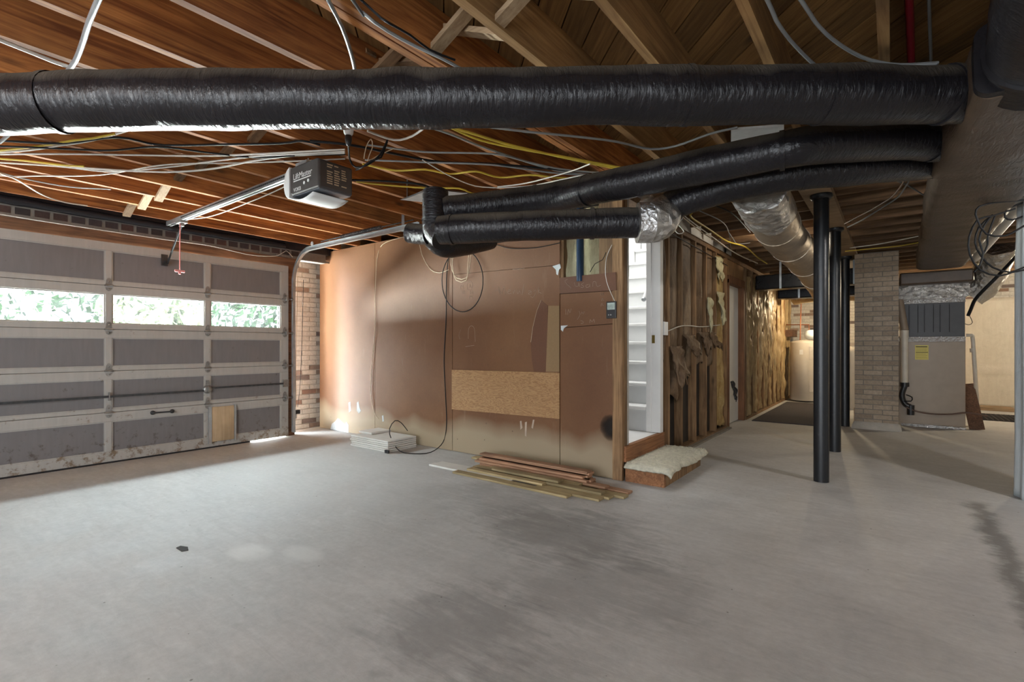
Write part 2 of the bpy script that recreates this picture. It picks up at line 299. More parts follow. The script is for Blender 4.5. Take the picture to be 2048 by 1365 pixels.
# ------------------------------------------------------------------ mesh builder
class MB:
    def __init__(s): s.v = []; s.f = []; s.sm = []; s.uv = []
    def add(s, vs, fs, smooth=False, uvs=None):
        o = len(s.v); s.v += [tuple(p) for p in vs]
        for i, f in enumerate(fs):
            s.f.append([o+k for k in f]); s.sm.append(smooth); s.uv.append(uvs[i] if uvs else [(0, 0)]*len(f))
        return s
    def box(s, a, b, M4=None):
        x0, y0, z0 = [min(p, q) for p, q in zip(a, b)]; x1, y1, z1 = [max(p, q) for p, q in zip(a, b)]
        vs = [Vector(p) for p in ((x0, y0, z0), (x1, y0, z0), (x1, y1, z0), (x0, y1, z0), (x0, y0, z1), (x1, y0, z1), (x1, y1, z1), (x0, y1, z1))]
        if M4: vs = [M4 @ p for p in vs]
        return s.add(vs, [(0, 3, 2, 1), (4, 5, 6, 7), (0, 1, 5, 4), (1, 2, 6, 5), (2, 3, 7, 6), (3, 0, 4, 7)])
    def bar(s, p, q, w, h, up=(0, 0, 1)):
        p = Vector(p); q = Vector(q); d = q-p; L = d.length; d.normalize(); side = d.cross(Vector(up)).normalized(); u = side.cross(d)
        m = Matrix.Identity(4)
        for i, c in enumerate((d, side, u)):
            for j in range(3): m[j][i] = c[j]
        m.translation = p
        return s.box((0, -w/2, -h/2), (L, w/2, h/2), m)
    def prism(s, poly, z0, z1, fr=None):
        n = len(poly); f3 = fr or (lambda a, b, c: (a, b, c))
        vs = [f3(a, b, z0) for a, b in poly]+[f3(a, b, z1) for a, b in poly]
        return s.add(vs, [list(range(n))[::-1], list(range(n, 2*n))]+[(i, (i+1) % n, n+(i+1) % n, n+i) for i in range(n)])
    def loft(s, rings, caps=True, smooth=True, closed=True):
        n = len(rings[0]); vs = [p for r in rings for p in r]; fs = []; uv = []; L = 0
        for i in range(len(rings)-1):
            dl = (Vector(rings[i+1][0])-Vector(rings[i][0])).length
            for j in range(n if closed else n-1):
                k = (j+1) % n; fs.append((i*n+j, i*n+k, (i+1)*n+k, (i+1)*n+j)); uv.append([(L, j/n), (L, (j+1)/n), (L+dl, (j+1)/n), (L+dl, j/n)])
            L += dl
        s.add(vs, fs, smooth, uv)
        if caps and closed:
            s.add(rings[0], [list(range(n))[::-1]]); s.add(rings[-1], [list(range(n))])
        return s
    def tube(s, pts, r, seg=8, caps=True, lump=0, lf=5.0, off=0):
        pts = [Vector(p) for p in pts]; n = len(pts); T = []
        for i in range(n):
            t = pts[min(i+1, n-1)]-pts[max(i-1, 0)]; T.append(t.normalized() if t.length > 1e-9 else Vector((0, 0, 1)))
        a = Vector((0, 0, 1)) if abs(T[0].z) < .9 else Vector((1, 0, 0)); nrm = T[0].cross(a).normalized(); rings = []
        for i in range(n):
            nrm = (nrm-T[i]*nrm.dot(T[i])).normalized(); bi = T[i].cross(nrm); rr = r(i/(n-1)) if callable(r) else r; ring = []
            for j in range(seg):
                an = 2*PI*j/seg; d = nrm*math.cos(an)+bi*math.sin(an); k = rr
                if lump: k = rr*(1+lump*noise.noise((pts[i]+d*rr)*lf+Vector((off, off, 0)))+lump*.35*noise.noise((pts[i]+d*rr)*lf*3.1))
                ring.append(pts[i]+d*k)
            rings.append(ring)
        return s.loft(rings, caps)
    def lathe(s, prof, c, seg=24, axis='z'):
        c = Vector(c); rings = []
        for r, h in prof:
            ring = []
            for j in range(seg):
                a = 2*PI*j/seg
                if axis == 'z': ring.append(c+Vector((r*math.cos(a), r*math.sin(a), h)))
                elif axis == 'x': ring.append(c+Vector((h, r*math.cos(a), r*math.sin(a))))
                else: ring.append(c+Vector((r*math.sin(a), h, r*math.cos(a))))
            rings.append(ring)
        return s.loft(rings, True)
    def sheet(s, fn, nu, nv, thick=0, smooth=True):
        vs = [fn(i/nu, j/nv) for j in range(nv+1) for i in range(nu+1)]
        fs = [(j*(nu+1)+i, j*(nu+1)+i+1, (j+1)*(nu+1)+i+1, (j+1)*(nu+1)+i) for j in range(nv) for i in range(nu)]
        return s.add(vs, fs, smooth)
    def build(s, name, mat, parent=None, bevel=0, origin=None, solid=0):
        me = bpy.data.meshes.new(name); vs = s.v
        if origin is not None: vs = [(p[0]-origin[0], p[1]-origin[1], p[2]-origin[2]) for p in vs]
        me.from_pydata(vs, [], s.f); me.polygons.foreach_set('use_smooth', s.sm)
        ul = me.uv_layers.new(name='UVMap'); ul.data.foreach_set('uv', [c for f in s.uv for p in f for c in p]); me.update()
        me.materials.append(M[mat] if isinstance(mat, str) else mat)
        o = bpy.data.objects.new(name, me); COL.objects.link(o)
        if origin is not None: o.location = origin
        if parent: o.parent = parent
        if solid: md = o.modifiers.new('thickness', 'SOLIDIFY'); md.thickness = solid; md.offset = 0
        if bevel: md = o.modifiers.new('edge', 'BEVEL'); md.width = bevel; md.segments = 2; md.limit_method = 'ANGLE'
        return o
def tag(o, label, cat, group=None, kind=None):
    o['label'] = label; o['category'] = cat
    if group: o['group'] = group
    if kind: o['kind'] = kind
    return o
def thing(name, loc, label, cat, group=None, kind=None):
    o = bpy.data.objects.new(name, None); COL.objects.link(o); o.location = loc; o.empty_display_size = .1
    return tag(o, label, cat, group, kind)
def under(part, *kids):
    for k in kids: k.parent = part
def adopt(root, *kids):          # parent world-built parts without moving them
    for k in kids:
        k.parent = root; k.matrix_parent_inverse = Matrix.Translation(-root.location)
def smooth_pts(P, step=.06):
    P = [Vector(p) for p in P]
    if len(P) < 3: 
        n = max(2, int((P[1]-P[0]).length/step)); return [P[0].lerp(P[1], i/n) for i in range(n+1)]
    out = []; Q = [P[0]*2-P[1]]+P+[P[-1]*2-P[-2]]
    for i in range(1, len(Q)-2):
        a, b, c, d = Q[i-1:i+3]; n = max(2, int((c-b).length/step))
        for k in range(n):
            t = k/n; out.append(.5*((2*b)+(c-a)*t+(2*a-5*b+4*c-d)*t*t+(3*b-a-3*c+d)*t**3))
    out.append(P[-1]); return out
ORD = ['first', 'second', 'third', 'fourth', 'fifth', 'sixth', 'seventh', 'eighth', 'ninth', 'tenth', 'eleventh', 'twelfth', 'thirteenth', 'fourteenth', 'fifteenth', 'sixteenth', 'seventeenth', 'eighteenth', 'nineteenth', 'twentieth', 'twenty-first', 'twenty-second', 'twenty-third', 'twenty-fourth', 'twenty-fifth']
def cable(name, pts, r, mat, label, cat='cable', group=None, step=.05):
    o = MB().tube(smooth_pts(pts, step), r, 6).build(name, mat); return tag(o, label, cat, group)
def jit(p, a=.01): return Vector(p)+Vector([random.uniform(-a, a) for _ in range(3)])
# ------------------------------------------------------------------ shell
XD = -6.12       # inner face of garage door
YW = 3.955       # face of hardboard wall
XH = -1.83       # face of stair / hall stud wall
YB = 13.0        # far wall
fl = MB().box((-6.7, -4.6, -.12), (4.3, 13.3, 0)).build('floor', 'floor'); tag(fl, 'pale grey stained concrete garage floor', 'floor', kind='structure')
def clip(poly, rect):
    x0, y0, x1, y1 = rect
    def cut(P, ins, inter):
        out = []
        for i in range(len(P)):
            a = P[i-1]; b = P[i]
            if ins(b):
                if not ins(a): out.append(inter(a, b))
                out.append(b)
            elif ins(a): out.append(inter(a, b))
        return out
    def ix(v): return lambda a, b: (v, a[1]+(b[1]-a[1])*(v-a[0])/(b[0]-a[0]))
    def iy(v): return lambda a, b: (a[0]+(b[0]-a[0])*(v-a[1])/(b[1]-a[1]), v)
    P = poly
    for ins, it in ((lambda p: p[0] >= x0, ix(x0)), (lambda p: p[0] <= x1, ix(x1)), (lambda p: p[1] >= y0, iy(y0)), (lambda p: p[1] <= y1, iy(y1))):
        if P: P = cut(P, ins, it)
    return P
ZD = 2.70; ZJ = 2.46
mb = MB()
q = math.sqrt(.5)
for rect in ((-6.6, -4.5, 4.2, 4.0), (-1.93, 4.0, 4.2, 13.2)):
    for i in range(-110, 130):
        s0 = i*.142; s1 = s0+.135; L = 30
        def pt(s, t): return (s*q+t*q, s*q-t*q)
        P = clip([pt(s0, -L), pt(s1, -L), pt(s1, L), pt(s0, L)], rect)
        if len(P) >= 3:
            a2 = sum(P[k-1][0]*P[k][1]-P[k][0]*P[k-1][1] for k in range(len(P)))
            if a2 < 0: P = P[::-1]
            mb.prism(P, ZD+random.uniform(0, .002), ZD+.02)
for r_ in ((-6.6, -4.5, 4.2, 4.0), (-1.93, 4.0, 4.2, 13.2), (-6.6, 4.0, -3.05, 13.2), (-3.05, 7.71, -1.93, 13.2)): mb.box((r_[0], r_[1], ZD+.02), (r_[2], r_[3], ZD+.05))  # slabs over the space behind the brown wall added against light leaks
def deck_mat():
    m, nt, b = newmat('deck_boards'); geo = nt.nodes.new('ShaderNodeNewGeometry')
    v = rsc(nt, coords(nt, 'Object', (1, 1, 1), rot=(0, 0, -PI/4)), (18, 1.1, 18)); n = noi(nt, v, 1.7, 5, .6, 1.2)
    vm = nt.nodes.new('ShaderNodeTexVoronoi'); vm.inputs['Scale'].default_value = 1; nt.links.new(rsc(nt, coords(nt, 'Object', (1, 1, 1), rot=(0, 0, -PI/4)), (6, 1.7, 6)), vm.inputs['Vector'])
    col = ramp(nt, n, [(.28, (.14, .065, .018)), (.72, (.33, .18, .058))])
    col = mixc(nt, 1., col, ramp(nt, geo.outputs['Random Per Island'], [(0, g(.62)), (1, g(1.25))]), 'MULTIPLY')
    col = mixc(nt, 1., col, ramp(nt, vm.outputs['Distance'], [(.05, g(.3)), (.16, g(1))]), 'MULTIPLY')
    nt.links.new(col, b.inputs['Base Color']); b.inputs['Roughness'].default_value = .75; bump(nt, b, n, .25, .004); return m
M['deck'] = deck_mat()
tag(mb.build('ceiling', 'deck'), 'underside of the diagonal brown plank subfloor', 'ceiling', kind='structure')
# brick helper: bricks laid in the u/z plane
def bricks(mb, mo, org, u, nrm, width, height, pitch=.0677, bl=.203, gap=.011, depth=.05, sk=None):
    org = Vector(org); u = Vector(u); nrm = Vector(nrm); rows = int(height/pitch)
    m = Matrix.Identity(4)
    for i, c in enumerate((u, nrm, Vector((0, 0, 1)))):
        for j in range(3): m[j][i] = c[j]
    m.translation = org
    for r in range(rows):
        x = -(bl+gap)/2*(r % 2); segs = []
        while x < width:
            a = max(0, x); b = min(width, x+bl); x += bl+gap
            if b-a > .045: segs.append([a, b])
        segs[0][0] = 0; segs[-1][1] = width
        for a, b in segs:
            e = random.uniform(-.003, .003); mb.box((a, -depth, r*pitch+gap), (b, e, (r+1)*pitch), m)
    mo.box((0, -depth-.02, 0), (width, -.007, rows*pitch+.01), m)
# far wall (white brick), front pier, right wall, rear wall
br = MB(); mo = MB(); bricks(br, mo, (-1.9, YB, 0), (1, 0, 0), (0, -1, 0), 6.1, 2.7)
wb = br.build('wall_back', 'brick_white'); tag(wb, 'whitewashed brick wall at the far end of the basement', 'wall', kind='structure'); p = mo.build('mortar', 'mortar', wb)
XB = -6.5
br = MB(); mo = MB(); bricks(br, mo, (XB, 3.42, 0), (0, 1, 0), (1, 0, 0), .76, 2.46)
bricks(br, mo, (XB, 4.12, 0), (1, 0, 0), (0, -1, 0), .5, 2.46)
wf = br.build('wall_front', 'brick_white'); tag(wf, 'whitewashed brick pier between the garage door and the brown panels', 'wall', kind='structure'); mo.build('mortar', 'mortar', wf)
tag(MB().box((-6.62, 4.15, 0), (-6.55, 13.2, 2.75)).box((-6.62, 13.1, 0), (-1.95, 13.2, 2.75)).box((-6.62, 3.42, 2.4), (-6.55, 4.15, 2.75)).build('wall_light_block', 'brick_white'), 'unseen wall added behind the brown panels to shut out daylight', 'wall', kind='structure')  # out of view, added only to keep outside light from leaking in
# header over garage door
hd = MB().box((-6.30, -4.5, 2.175), (-6.165, 3.5, 2.285)).build('trim_1', 'header'); tag(hd, 'stained brown wooden header board over the garage door', 'trim', kind='structure')
br = MB(); mo = MB()
yy = -1.2
while yy < 3.42:
    br.box((-6.28, yy, 2.325), (-6.185, yy+.10, 2.385)); yy += .128
mo.box((-6.3, -4.5, 2.285), (-6.19, 3.9, 2.40))
for i in range(0, 26): mo.box((-6.19, -1.2+i*.2, 2.29), (-6.184, -1.2+i*.2+.19, 2.318))
lw = br.build('trim_2', 'brick_dark'); tag(lw, 'row of dark brick ends above the garage door header', 'trim', kind='structure'); mo.build('mortar', 'mortar_dark', lw)
tag(MB().tube(smooth_pts([(-6.13, -1.5, 2.43), (-6.13, 0, 2.435), (-6.14, 1.2, 2.425), (-6.13, 2.2, 2.42), (-6.15, 3.3, 2.43)], .05), .035, 10, lump=.3, lf=8).build('rolled_plastic', 'black_flash'), 'roll of black plastic tucked along the top of the garage door wall', 'plastic sheet')
tag(MB().box((-6.32, -4.5, 2.40), (-6.16, 4.0, 2.7)).build('trim_3', 'black_flash'), 'dark sill plate above the brick course', 'trim', kind='structure')
tag(MB().box((-6.30, 3.32, 0), (-6.164, 3.44, 2.175)).build('trim_4', 'header'), 'brown wooden jamb post at the edge of the garage door', 'trim', kind='structure')
tag(MB().box((-6.30, -4.5, 0), (-6.164, .63, 2.175)).build('wall_left', 'brick_white'), 'front wall beyond the garage door', 'wall', kind='structure')
tag(MB().box((4.2, -4.5, 0), (4.35, 13.2, 2.72)).build('wall_right', 'brick_white'), 'brick wall on the far side of the basement', 'wall', kind='structure')
rw = MB().box((-6.3, -4.65, 0), (-3.9, -4.5, 2.72)); rw.box((2.7, -4.65, 0), (4.3, -4.5, 2.72)); rw.box((-3.9, -4.65, 2.35), (2.7, -4.5, 2.72))
tag(rw.build('wall_rear', 'brick_white'), 'unseen wall behind the viewer, opened to let daylight in', 'wall', kind='structure')
# ------------------------------------------------------------------ joists (one mesh, copied)
JX = [-.05-.425*k for k in range(-2, 15)]
def joist_mesh(L, name, mat, ax):
    mb = MB(); n = 10
    for i in range(1): mb.box((0, 0, 0), (.042, L, ZD-ZJ) if ax == 1 else (L, .042, ZD-ZJ)) if ax == 1 else mb.box((0, 0, 0), (L, .042, ZD-ZJ))
    return mb
J = {}
J['r'] = MB().box((0, 0, 0), (.042, 8.45, ZD-ZJ)).build('floor_joist', 'fir_red'); J['t'] = MB().box((0, 0, 0), (.042, 8.45, ZD-ZJ)).build('floor_joist', 'fir_tan')
used = set(); xs = sorted(JX)
xs = [x for x in xs if x > -6.08]
for i, x in enumerate(xs):
    k = 'r' if x < -1.5 else 't'; o = J[k]
    if k in used: o = o.copy(); COL.objects.link(o)
    used.add(k); o.location = (x, -4.46, ZJ)
    tag(o, f'{"reddish" if k=="r" else "tan"} wooden ceiling joist, {ORD[i]} one counting from the garage door', 'joist', 'garage ceiling joists')
tag(MB().box((0, 0, 0), (.042, 8.45, ZD-ZJ)).build('floor_joist', 'fir_red', origin=None), 'reddish joist doubled against its neighbour above the ceiling duct', 'joist', 'garage ceiling joists').location = (-1.70, -4.46, ZJ)
tag(MB().box((-1.85, 4.0, ZJ), (4.2, 4.09, ZD)).build('header_beam', 'fir_x'), 'wooden header beam where garage joists meet hall joists', 'beam')
o0 = None; k = 0; y = 4.45
while y < 12.9:
    if o0 is None: o = o0 = MB().box((0, 0, 0), (6.0, .042, ZD-ZJ-.04)).build('floor_joist', 'fir_x')
    else: o = o0.copy(); COL.objects.link(o)
    o.location = (-1.82, y, ZJ+.04); tag(o, f'dark hall ceiling joist running crosswise, {ORD[k]} one from the header beam', 'joist', 'hall ceiling joists'); k += 1; y += .42
tag(MB().box((-.62, 4.1, ZJ-.02), (-.40, 10.6, ZJ+.04)).build('support_beam', 'brace'), 'long wooden beam resting on the black steel posts', 'beam')
# cross bridging at y = 1.6
o0 = None; c = 0
for i, x in enumerate(xs[:-1]):
    if x > -.4: continue
    for s in (0, 1):
        if o0 is None:
            o = o0 = MB().bar((0, 0, 0), (.445, 0, .205), .062, .024, (0, 0, 1)).build('bridging_strut', 'brace'); o1 = MB().bar((0, 0, 0), (.445, 0, .14), .06, .024, (0, 0, 1)).build('bridging_strut', 'fir_x'); o1.location = (xs[3]+.435, 1.68, ZJ+.06); o1.rotation_euler = (0, 0, PI)
            tag(o1, 'short dark bridging strut tucked high behind the pale ones near the garage door', 'strut', 'cross bridging between joists')
        else: o = (o1 if 3 <= i and x < -1.9 or (s == 1 and x < -1.9) else o0).copy(); COL.objects.link(o)
        if o.data == o1.data: o.rotation_euler = (0, 0, 0)
        if s == 0: o.location = (x+.03, 1.60, ZJ-.03 if i < 3 else ZJ+.06 if x < -1.9 else ZJ+.02)
        else: o.location = (x+.435, 1.68, ZJ+.06 if x < -1.9 else ZJ+.02); o.rotation_euler = (0, 0, PI)
        tag(o, f'short wooden bridging strut rising {"away from" if s==0 else "towards"} the garage door, {ORD[i]} bay from that door', 'strut', 'cross bridging between joists'); c += 1
# ------------------------------------------------------------------ garage door
gd = thing('door_1', (XD, 1.96, 0), 'closed grey sectional garage door with a row of windows', 'garage door', kind='structure')
def yd(px): return pX(px, 700, XD).y
YS = [.60, .67, yd(211), yd(224), yd(410), yd(421), yd(562), yd(577)]
secs = [(.012, .497, .111, .409), (.501, .905, .533, .824), (.909, 1.315, .949, 1.232), (1.319, 1.745, 1.37, 1.665), (1.749, 2.172, 1.788, 2.091)]
for i, (z0, z1, a, b) in enumerate(secs):
    mb = MB(); x0, x1 = XD-.04, XD
    mb.box((x0, YS[0], z0), (x1, YS[7], a)); mb.box((x0, YS[0], b), (x1, YS[7], z1))
    for j in range(0, 8, 2): mb.box((x0, YS[j], a), (x1, YS[j+1], b))
    if i: mb.box((x0-.006, YS[0], z0-.03), (x0-.001, YS[7], z0+.03))
    sec = mb.build('door_section', 'door_rail', bevel=.004); adopt(gd, sec)
    for j in range(3):
        ya, yb = YS[2*j+1], YS[2*j+2]
        if i == 3:
            p = MB().box((XD-.024, ya, a), (XD-.020, yb, b)).build('pane', 'pane', sec); p['label'] = 'dusty window pane'
            MB().box((XD-.02, ya, a), (XD-.008, yb, a+.012)).box((XD-.02, ya, b-.012), (XD-.008, yb, b)).box((XD-.02, ya, a+.012), (XD-.008, ya+.012, b-.012)).box((XD-.02, yb-.012, a+.012), (XD-.008, yb, b-.012)).build('sash', 'door_rail', sec)
        else:
            p = MB().box((XD-.030, ya, a), (XD-.016, yb, b)).build('panel', 'door_panel', sec); p['label'] = 'darker grey recessed panel'
            MB().box((XD-.016, ya, a), (XD-.006, yb, a+.010)).box((XD-.016, ya, b-.010), (XD-.006, yb, b)).box((XD-.016, ya, a+.01), (XD-.006, ya+.010, b-.01)).box((XD-.016, yb-.010, a+.01), (XD-.006, yb, b-.01)).build('moulding', 'door_rail', sec)
for i in range(4):
    zs = secs[i][1]+.002
    for j in (2, 4, 6):
        yc = (YS[j]+YS[j+1])/2
        mb = MB(); mb.prism([(-.028, -.05), (.028, -.05), (.02, -.075), (0, -.085), (-.02, -.075)], 0, .004, lambda a, b, c: (XD+c, yc+a, zs+b+.03))
        mb.prism([(-.028, .0), (.028, .0), (.02, .06), (.008, .08), (-.008, .08), (-.02, .06)], 0, .004, lambda a, b, c: (XD+c, yc+a, zs+b-.005))
        mb.tube([(XD+.008, yc-.034, zs), (XD+.008, yc+.034, zs)], .009, 8)
        for dz in (-.035, .04): mb.lathe([(.008, 0), (.008, .006), (.003, .009)], (XD+.003, yc, zs+dz), 8, 'x')
        if j == 6: mb.box((XD+.004, yc+.0, zs-.02), (XD+.05, yc+.025, zs+.02)); mb.tube([(XD+.03, yc, zs), (XD+.03, yc+.09, zs)], .006, 6); mb.lathe([(.02, 0), (.024, .006), (.02, .014)], (XD+.03, yc+.075, zs), 10, 'y')
        adopt(gd, mb.build('hinge', 'zinc'))
ph = [pX(305, 826, XD), pX(344, 823, XD)]
mb = MB().tube([ph[0]+Vector((.03, 0, 0)), ph[1]+Vector((.03, 0, 0))], .008, 8)
for q_ in ph: mb.lathe([(.022, 0), (.022, .008), (.012, .012), (.010, .034)], q_, 12, 'x')
adopt(gd, mb.build('lift_handle', 'steel_dark'))
pl = pX(414, 779, XD)
mb = MB().lathe([(.045, 0), (.045, .02), (.036, .03), (.02, .034)], pl, 20, 'x'); mb.box((XD, pl.y-.014, pl.z+.05), (XD+.03, pl.y+.014, pl.z+.10)); mb.box((XD+.03, pl.y-.006, pl.z-.03), (XD+.045, pl.y+.006, pl.z+.03))
adopt(gd, mb.build('lock', 'zinc'))
zr = pl.z
adopt(gd, MB().bar((XD+.02, YS[0], zr-.01), (XD+.02, pl.y-.03, zr-.012), .008, .022).build('lock_rod', 'steel_dark'), MB().bar((XD+.02, pl.y+.03, zr+.012), (XD+.02, YS[7]-.02, zr+.014), .008, .020).build('lock_rod', 'steel_dark'))
adopt(gd, MB().box((XD, YS[6]+.02, zr-.03), (XD+.025, YS[7]-.01, zr+.06)).build('rod_guide', 'zinc'), MB().box((XD, YS[2]+.02, zr-.05), (XD+.025, YS[3]-.02, zr+.03)).build('rod_guide', 'zinc'))
ca, cb = pX(423, 815, XD), pX(467, 884, XD)
adopt(gd, MB().box((XD+.004, ca.y, .07), (XD+.016, cb.y, ca.z)).build('pet_door_cover', 'pet_ply'))
adopt(gd, MB().box((XD+.002, ca.y-.035, .05), (XD+.02, ca.y-.004, ca.z+.01)).build('pet_door_rail', 'galv'), MB().box((XD+.002, cb.y+.002, .05), (XD+.02, cb.y+.024, ca.z+.01)).build('pet_door_rail', 'galv'))
adopt(gd, MB().box((XD-.04, YS[0], .0), (XD+.004, yd(500), .016)).build('bottom_seal', 'black_plastic'))
# tracks and springs
YT = 3.40
def chan(pts, name, mat, parent=None):
    return MB().loft([[Vector(p)+Vector(o_) for o_ in ((-.0, -.025, -.0), (0, .0, 0), (.0, .0, .0))] for p in pts], False)
tk = thing('door_track', (-6.05, YT, 0), 'galvanised steel track curving from the door jamb up along the ceiling', 'door track')
path = [(-6.07, YT, z) for z in (.05, .5, 1, 1.5, 1.9)]+[(-6.07+.36*(1-math.cos(a)), YT, 1.95+.38*math.sin(a)) for a in [i*PI/2/10 for i in range(1, 11)]]+[(x, YT, 2.335) for x in (-5.3, -4.8, -4.3, -3.75)]
rings = []
for i, pnt in enumerate(path):
    pnt = Vector(pnt); t = (Vector(path[min(i+1, len(path)-1)])-Vector(path[max(i-1, 0)])).normalized(); nn = Vector((t.z, 0, -t.x)) # inward
    rings.append([pnt+Vector((0, dy, 0))+nn*dn for dy, dn in ((0, 0), (.0, -.055), (-.025, -.055), (-.025, -.05), (-.005, -.05), (-.005, -.006), (-.035, -.006), (-.035, 0))])
adopt(tk, MB().loft(rings, True, False).build('rail', 'galv'))
adopt(tk, MB().lathe([(.026, -.006), (.03, 0), (.026, .006), (.012, .01)], (-5.62, YT-.04, 2.40), 14, 'y').build('pulley', 'galv'))
adopt(tk, MB().box((-4.02, YT+.0, 2.33), (-3.98, YT+.004, 2.6)).build('hanger_strap', 'galv'))
mb = MB(); pts = []
A = Vector((-5.5, YT+.01, 2.42)); B = Vector((-4.35, YT+.01, 2.43))
mb.tube([A, A.lerp(B, .35)], .008, 8); st_ = A.lerp(B, .35)
hel = [st_.lerp(B, i/300)+Vector((0, .018*math.cos(i*.8), .018*math.sin(i*.8))) for i in range(301)]
mb.tube(hel, .0045, 5); mb.tube([B, B+Vector((.5, 0, .0))], .006, 6)
tag(mb.build('extension_spring', 'steel_dark'), 'dark coiled extension spring above the door track', 'spring')
# opener
ox, oy, oz = -3.36, 1.97, 2.20
op = thing('garage_door_opener', (ox+.2, oy, oz), 'dark grey garage door opener motor hanging from the joists', 'garage door opener')
mb = MB(); bx = [(-.0, -.13, 0), (.36, .13, .2)]
mb.prism([(-.0, .02), (.03, 0), (.36, 0), (.36, .19), (.33, .2), (0, .2)], -.13, .13, lambda a, b, c: (ox+a, oy+c, oz+b))
oh = mb.build('housing', 'unit_gray', bevel=.012); adopt(op, oh)
adopt(op, MB().box((ox+.02, oy-.12, oz-.006), (ox+.35, oy+.12, oz+.004)).build('bottom_pan', 'unit_pan'))
rg = []
for i in range(9):
    a = PI*i/8; rg.append([(ox-.005-.075*math.sin(a), oy+c_, oz+.1-.115*math.cos(a)) for c_ in (-.132, .132)])
mb = MB(); prof = [(ox, oz-.015)]+[(ox-.08*math.sin(PI*i/10), oz+.095-.11*math.cos(PI*i/10)) for i in range(11)]+[(ox, oz+.205)]
mb.prism(prof, -.135, .135, lambda a, b, c: (a, oy+c, b)); adopt(op, mb.build('light_lens', 'white_plastic', bevel=.008))
# curved white lens sweeping below the pan
lens = MB().sheet(lambda u, v: Vector((ox+.0+.30*v, oy-.135+.27*u, oz-.012-.035*math.sin(PI*v*.9)*(1) -.0)), 8, 8)
adopt(op, lens.build('lens_skirt', 'white_plastic', solid=.006))
def text(s, size, mat, frm, name='lettering', parent=None, depth=.0008):
    cu = bpy.data.curves.new('txt', 'FONT'); cu.body = s; cu.size = size; cu.extrude = depth; cu.resolution_u = 3
    t = bpy.data.objects.new('txt', cu); COL.objects.link(t); dg = bpy.context.evaluated_depsgraph_get(); dg.update()
    me = bpy.data.meshes.new_from_object(t.evaluated_get(dg)); COL.objects.unlink(t); bpy.data.objects.remove(t)
    for v_ in me.vertices: v_.co = Vector(frm(v_.co.x, v_.co.y, v_.co.z))
    me.materials.clear(); me.materials.append(M[mat]); o = bpy.data.objects.new(name, me); COL.objects.link(o)
    if parent: under(parent, o)
    return o
yf = oy-.131
text('LiftMaster', .058, 'white_plastic', lambda a, b, c: (ox+.045+a*1.0, yf-c, oz+.105+b), 'brand_lettering', oh)
under(oh, MB().box((ox+.05, yf-.001, oz+.09), (ox+.27, yf, oz+.097)).build('underline_strip', 'white_plastic'))
text('VOKB', .036, 'white_plastic', lambda a, b, c: (ox+.05+a, yf-c, oz+.022+b), 'model_lettering', oh)
under(oh, MB().lathe([(.011, 0), (.011, -.004)], (ox+.19, yf, oz+.06), 12, 'y').build('button', 'white_plastic'), MB().lathe([(.011, 0), (.011, -.004)], (ox+.24, yf, oz+.066), 12, 'y').build('button', 'white_plastic'))
xf = ox+.361
for cy in (-.07, -.015, .04):
    mb = MB()
    for rr in range(9):
        if random.random() < .9: mb.box((xf, oy+cy, oz+.04+rr*.0155), (xf+.0008, oy+cy+random.uniform(.03, .046), oz+.04+rr*.0155+.007))
    under(oh, mb.build('instruction_lettering', 'w_cream'))
mb = MB()
for yy_ in (-.05, .08):
    mb.tube([(ox+.1, oy+yy_, oz+.2), (ox+.1, oy+yy_, 2.47)], .006, 6)
mb.box((ox+.02, oy-.1, oz+.2), (ox+.16, oy-.07, oz+.235)); mb.bar((ox+.1, oy-.09, oz+.2), (ox+.1, oy-.09, 2.47), .03, .004)
adopt(op, mb.build('hanger_bracket', 'galv'))
# rail
zr2 = 2.425
rl = thing('opener_rail', (-5.7, oy, zr2), 'long straight steel rail running from opener to door header', 'opener rail')
mb = MB().box((-6.0, oy-.024, zr2-.022), (ox+.05, oy-.02, zr2+.022)); mb.box((-6.0, oy-.02, zr2+.018), (ox+.05, oy+.024, zr2+.022)); mb.box((-6.0, oy+.02, zr2-.022), (ox+.05, oy+.024, zr2+.018)); mb.box((-6.0, oy-.02, zr2-.022), (ox+.05, oy-.006, zr2-.018)); mb.box((-6.0, oy+.006, zr2-.022), (ox+.05, oy+.02, zr2-.018))
adopt(rl, mb.build('rail', 'galv'))
mb = MB()
for i in range(70): x = -5.6+i*.031; mb.box((x, oy-.03, zr2-.006), (x+.02, oy-.025, zr2+.006))
adopt(rl, mb.build('chain', 'steel_dark'))
tr = MB().box((-5.72, oy-.035, zr2-.045), (-5.60, oy+.035, zr2-.022)); tr.box((-5.69, oy-.015, zr2-.075), (-5.63, oy+.015, zr2-.045)); adopt(rl, tr.build('trolley', 'zinc'))
mb = MB().bar((-5.66, oy, zr2-.07), (-5.93, oy, 2.13), .025, .006, (0, 1, 0)); mb.bar((-5.85, oy+.012, 2.22), (-6.07, oy+.012, 2.03), .03, .006, (0, 1, 0)); mb.box((XD, oy-.03, 2.0), (XD+.006, oy+.03, 2.12)); mb.box((XD+.006, oy-.01, 2.02), (XD+.06, oy+.02, 2.05))
adopt(rl, mb.build('door_arm', 'steel_dark'))
rp = thing('release_cord', (-5.66, oy-.03, 1.93), 'pink emergency pull cord with handle hanging from the opener rail', 'pull cord')
ctop = Vector((-5.64, oy-.02, zr2-.05)); 
adopt(rp, MB().tube([ctop, ctop+Vector((.004, -.004, -.2)), ctop+Vector((.0, -.003, -.46))], .005, 6).build('cord', 'pink'))
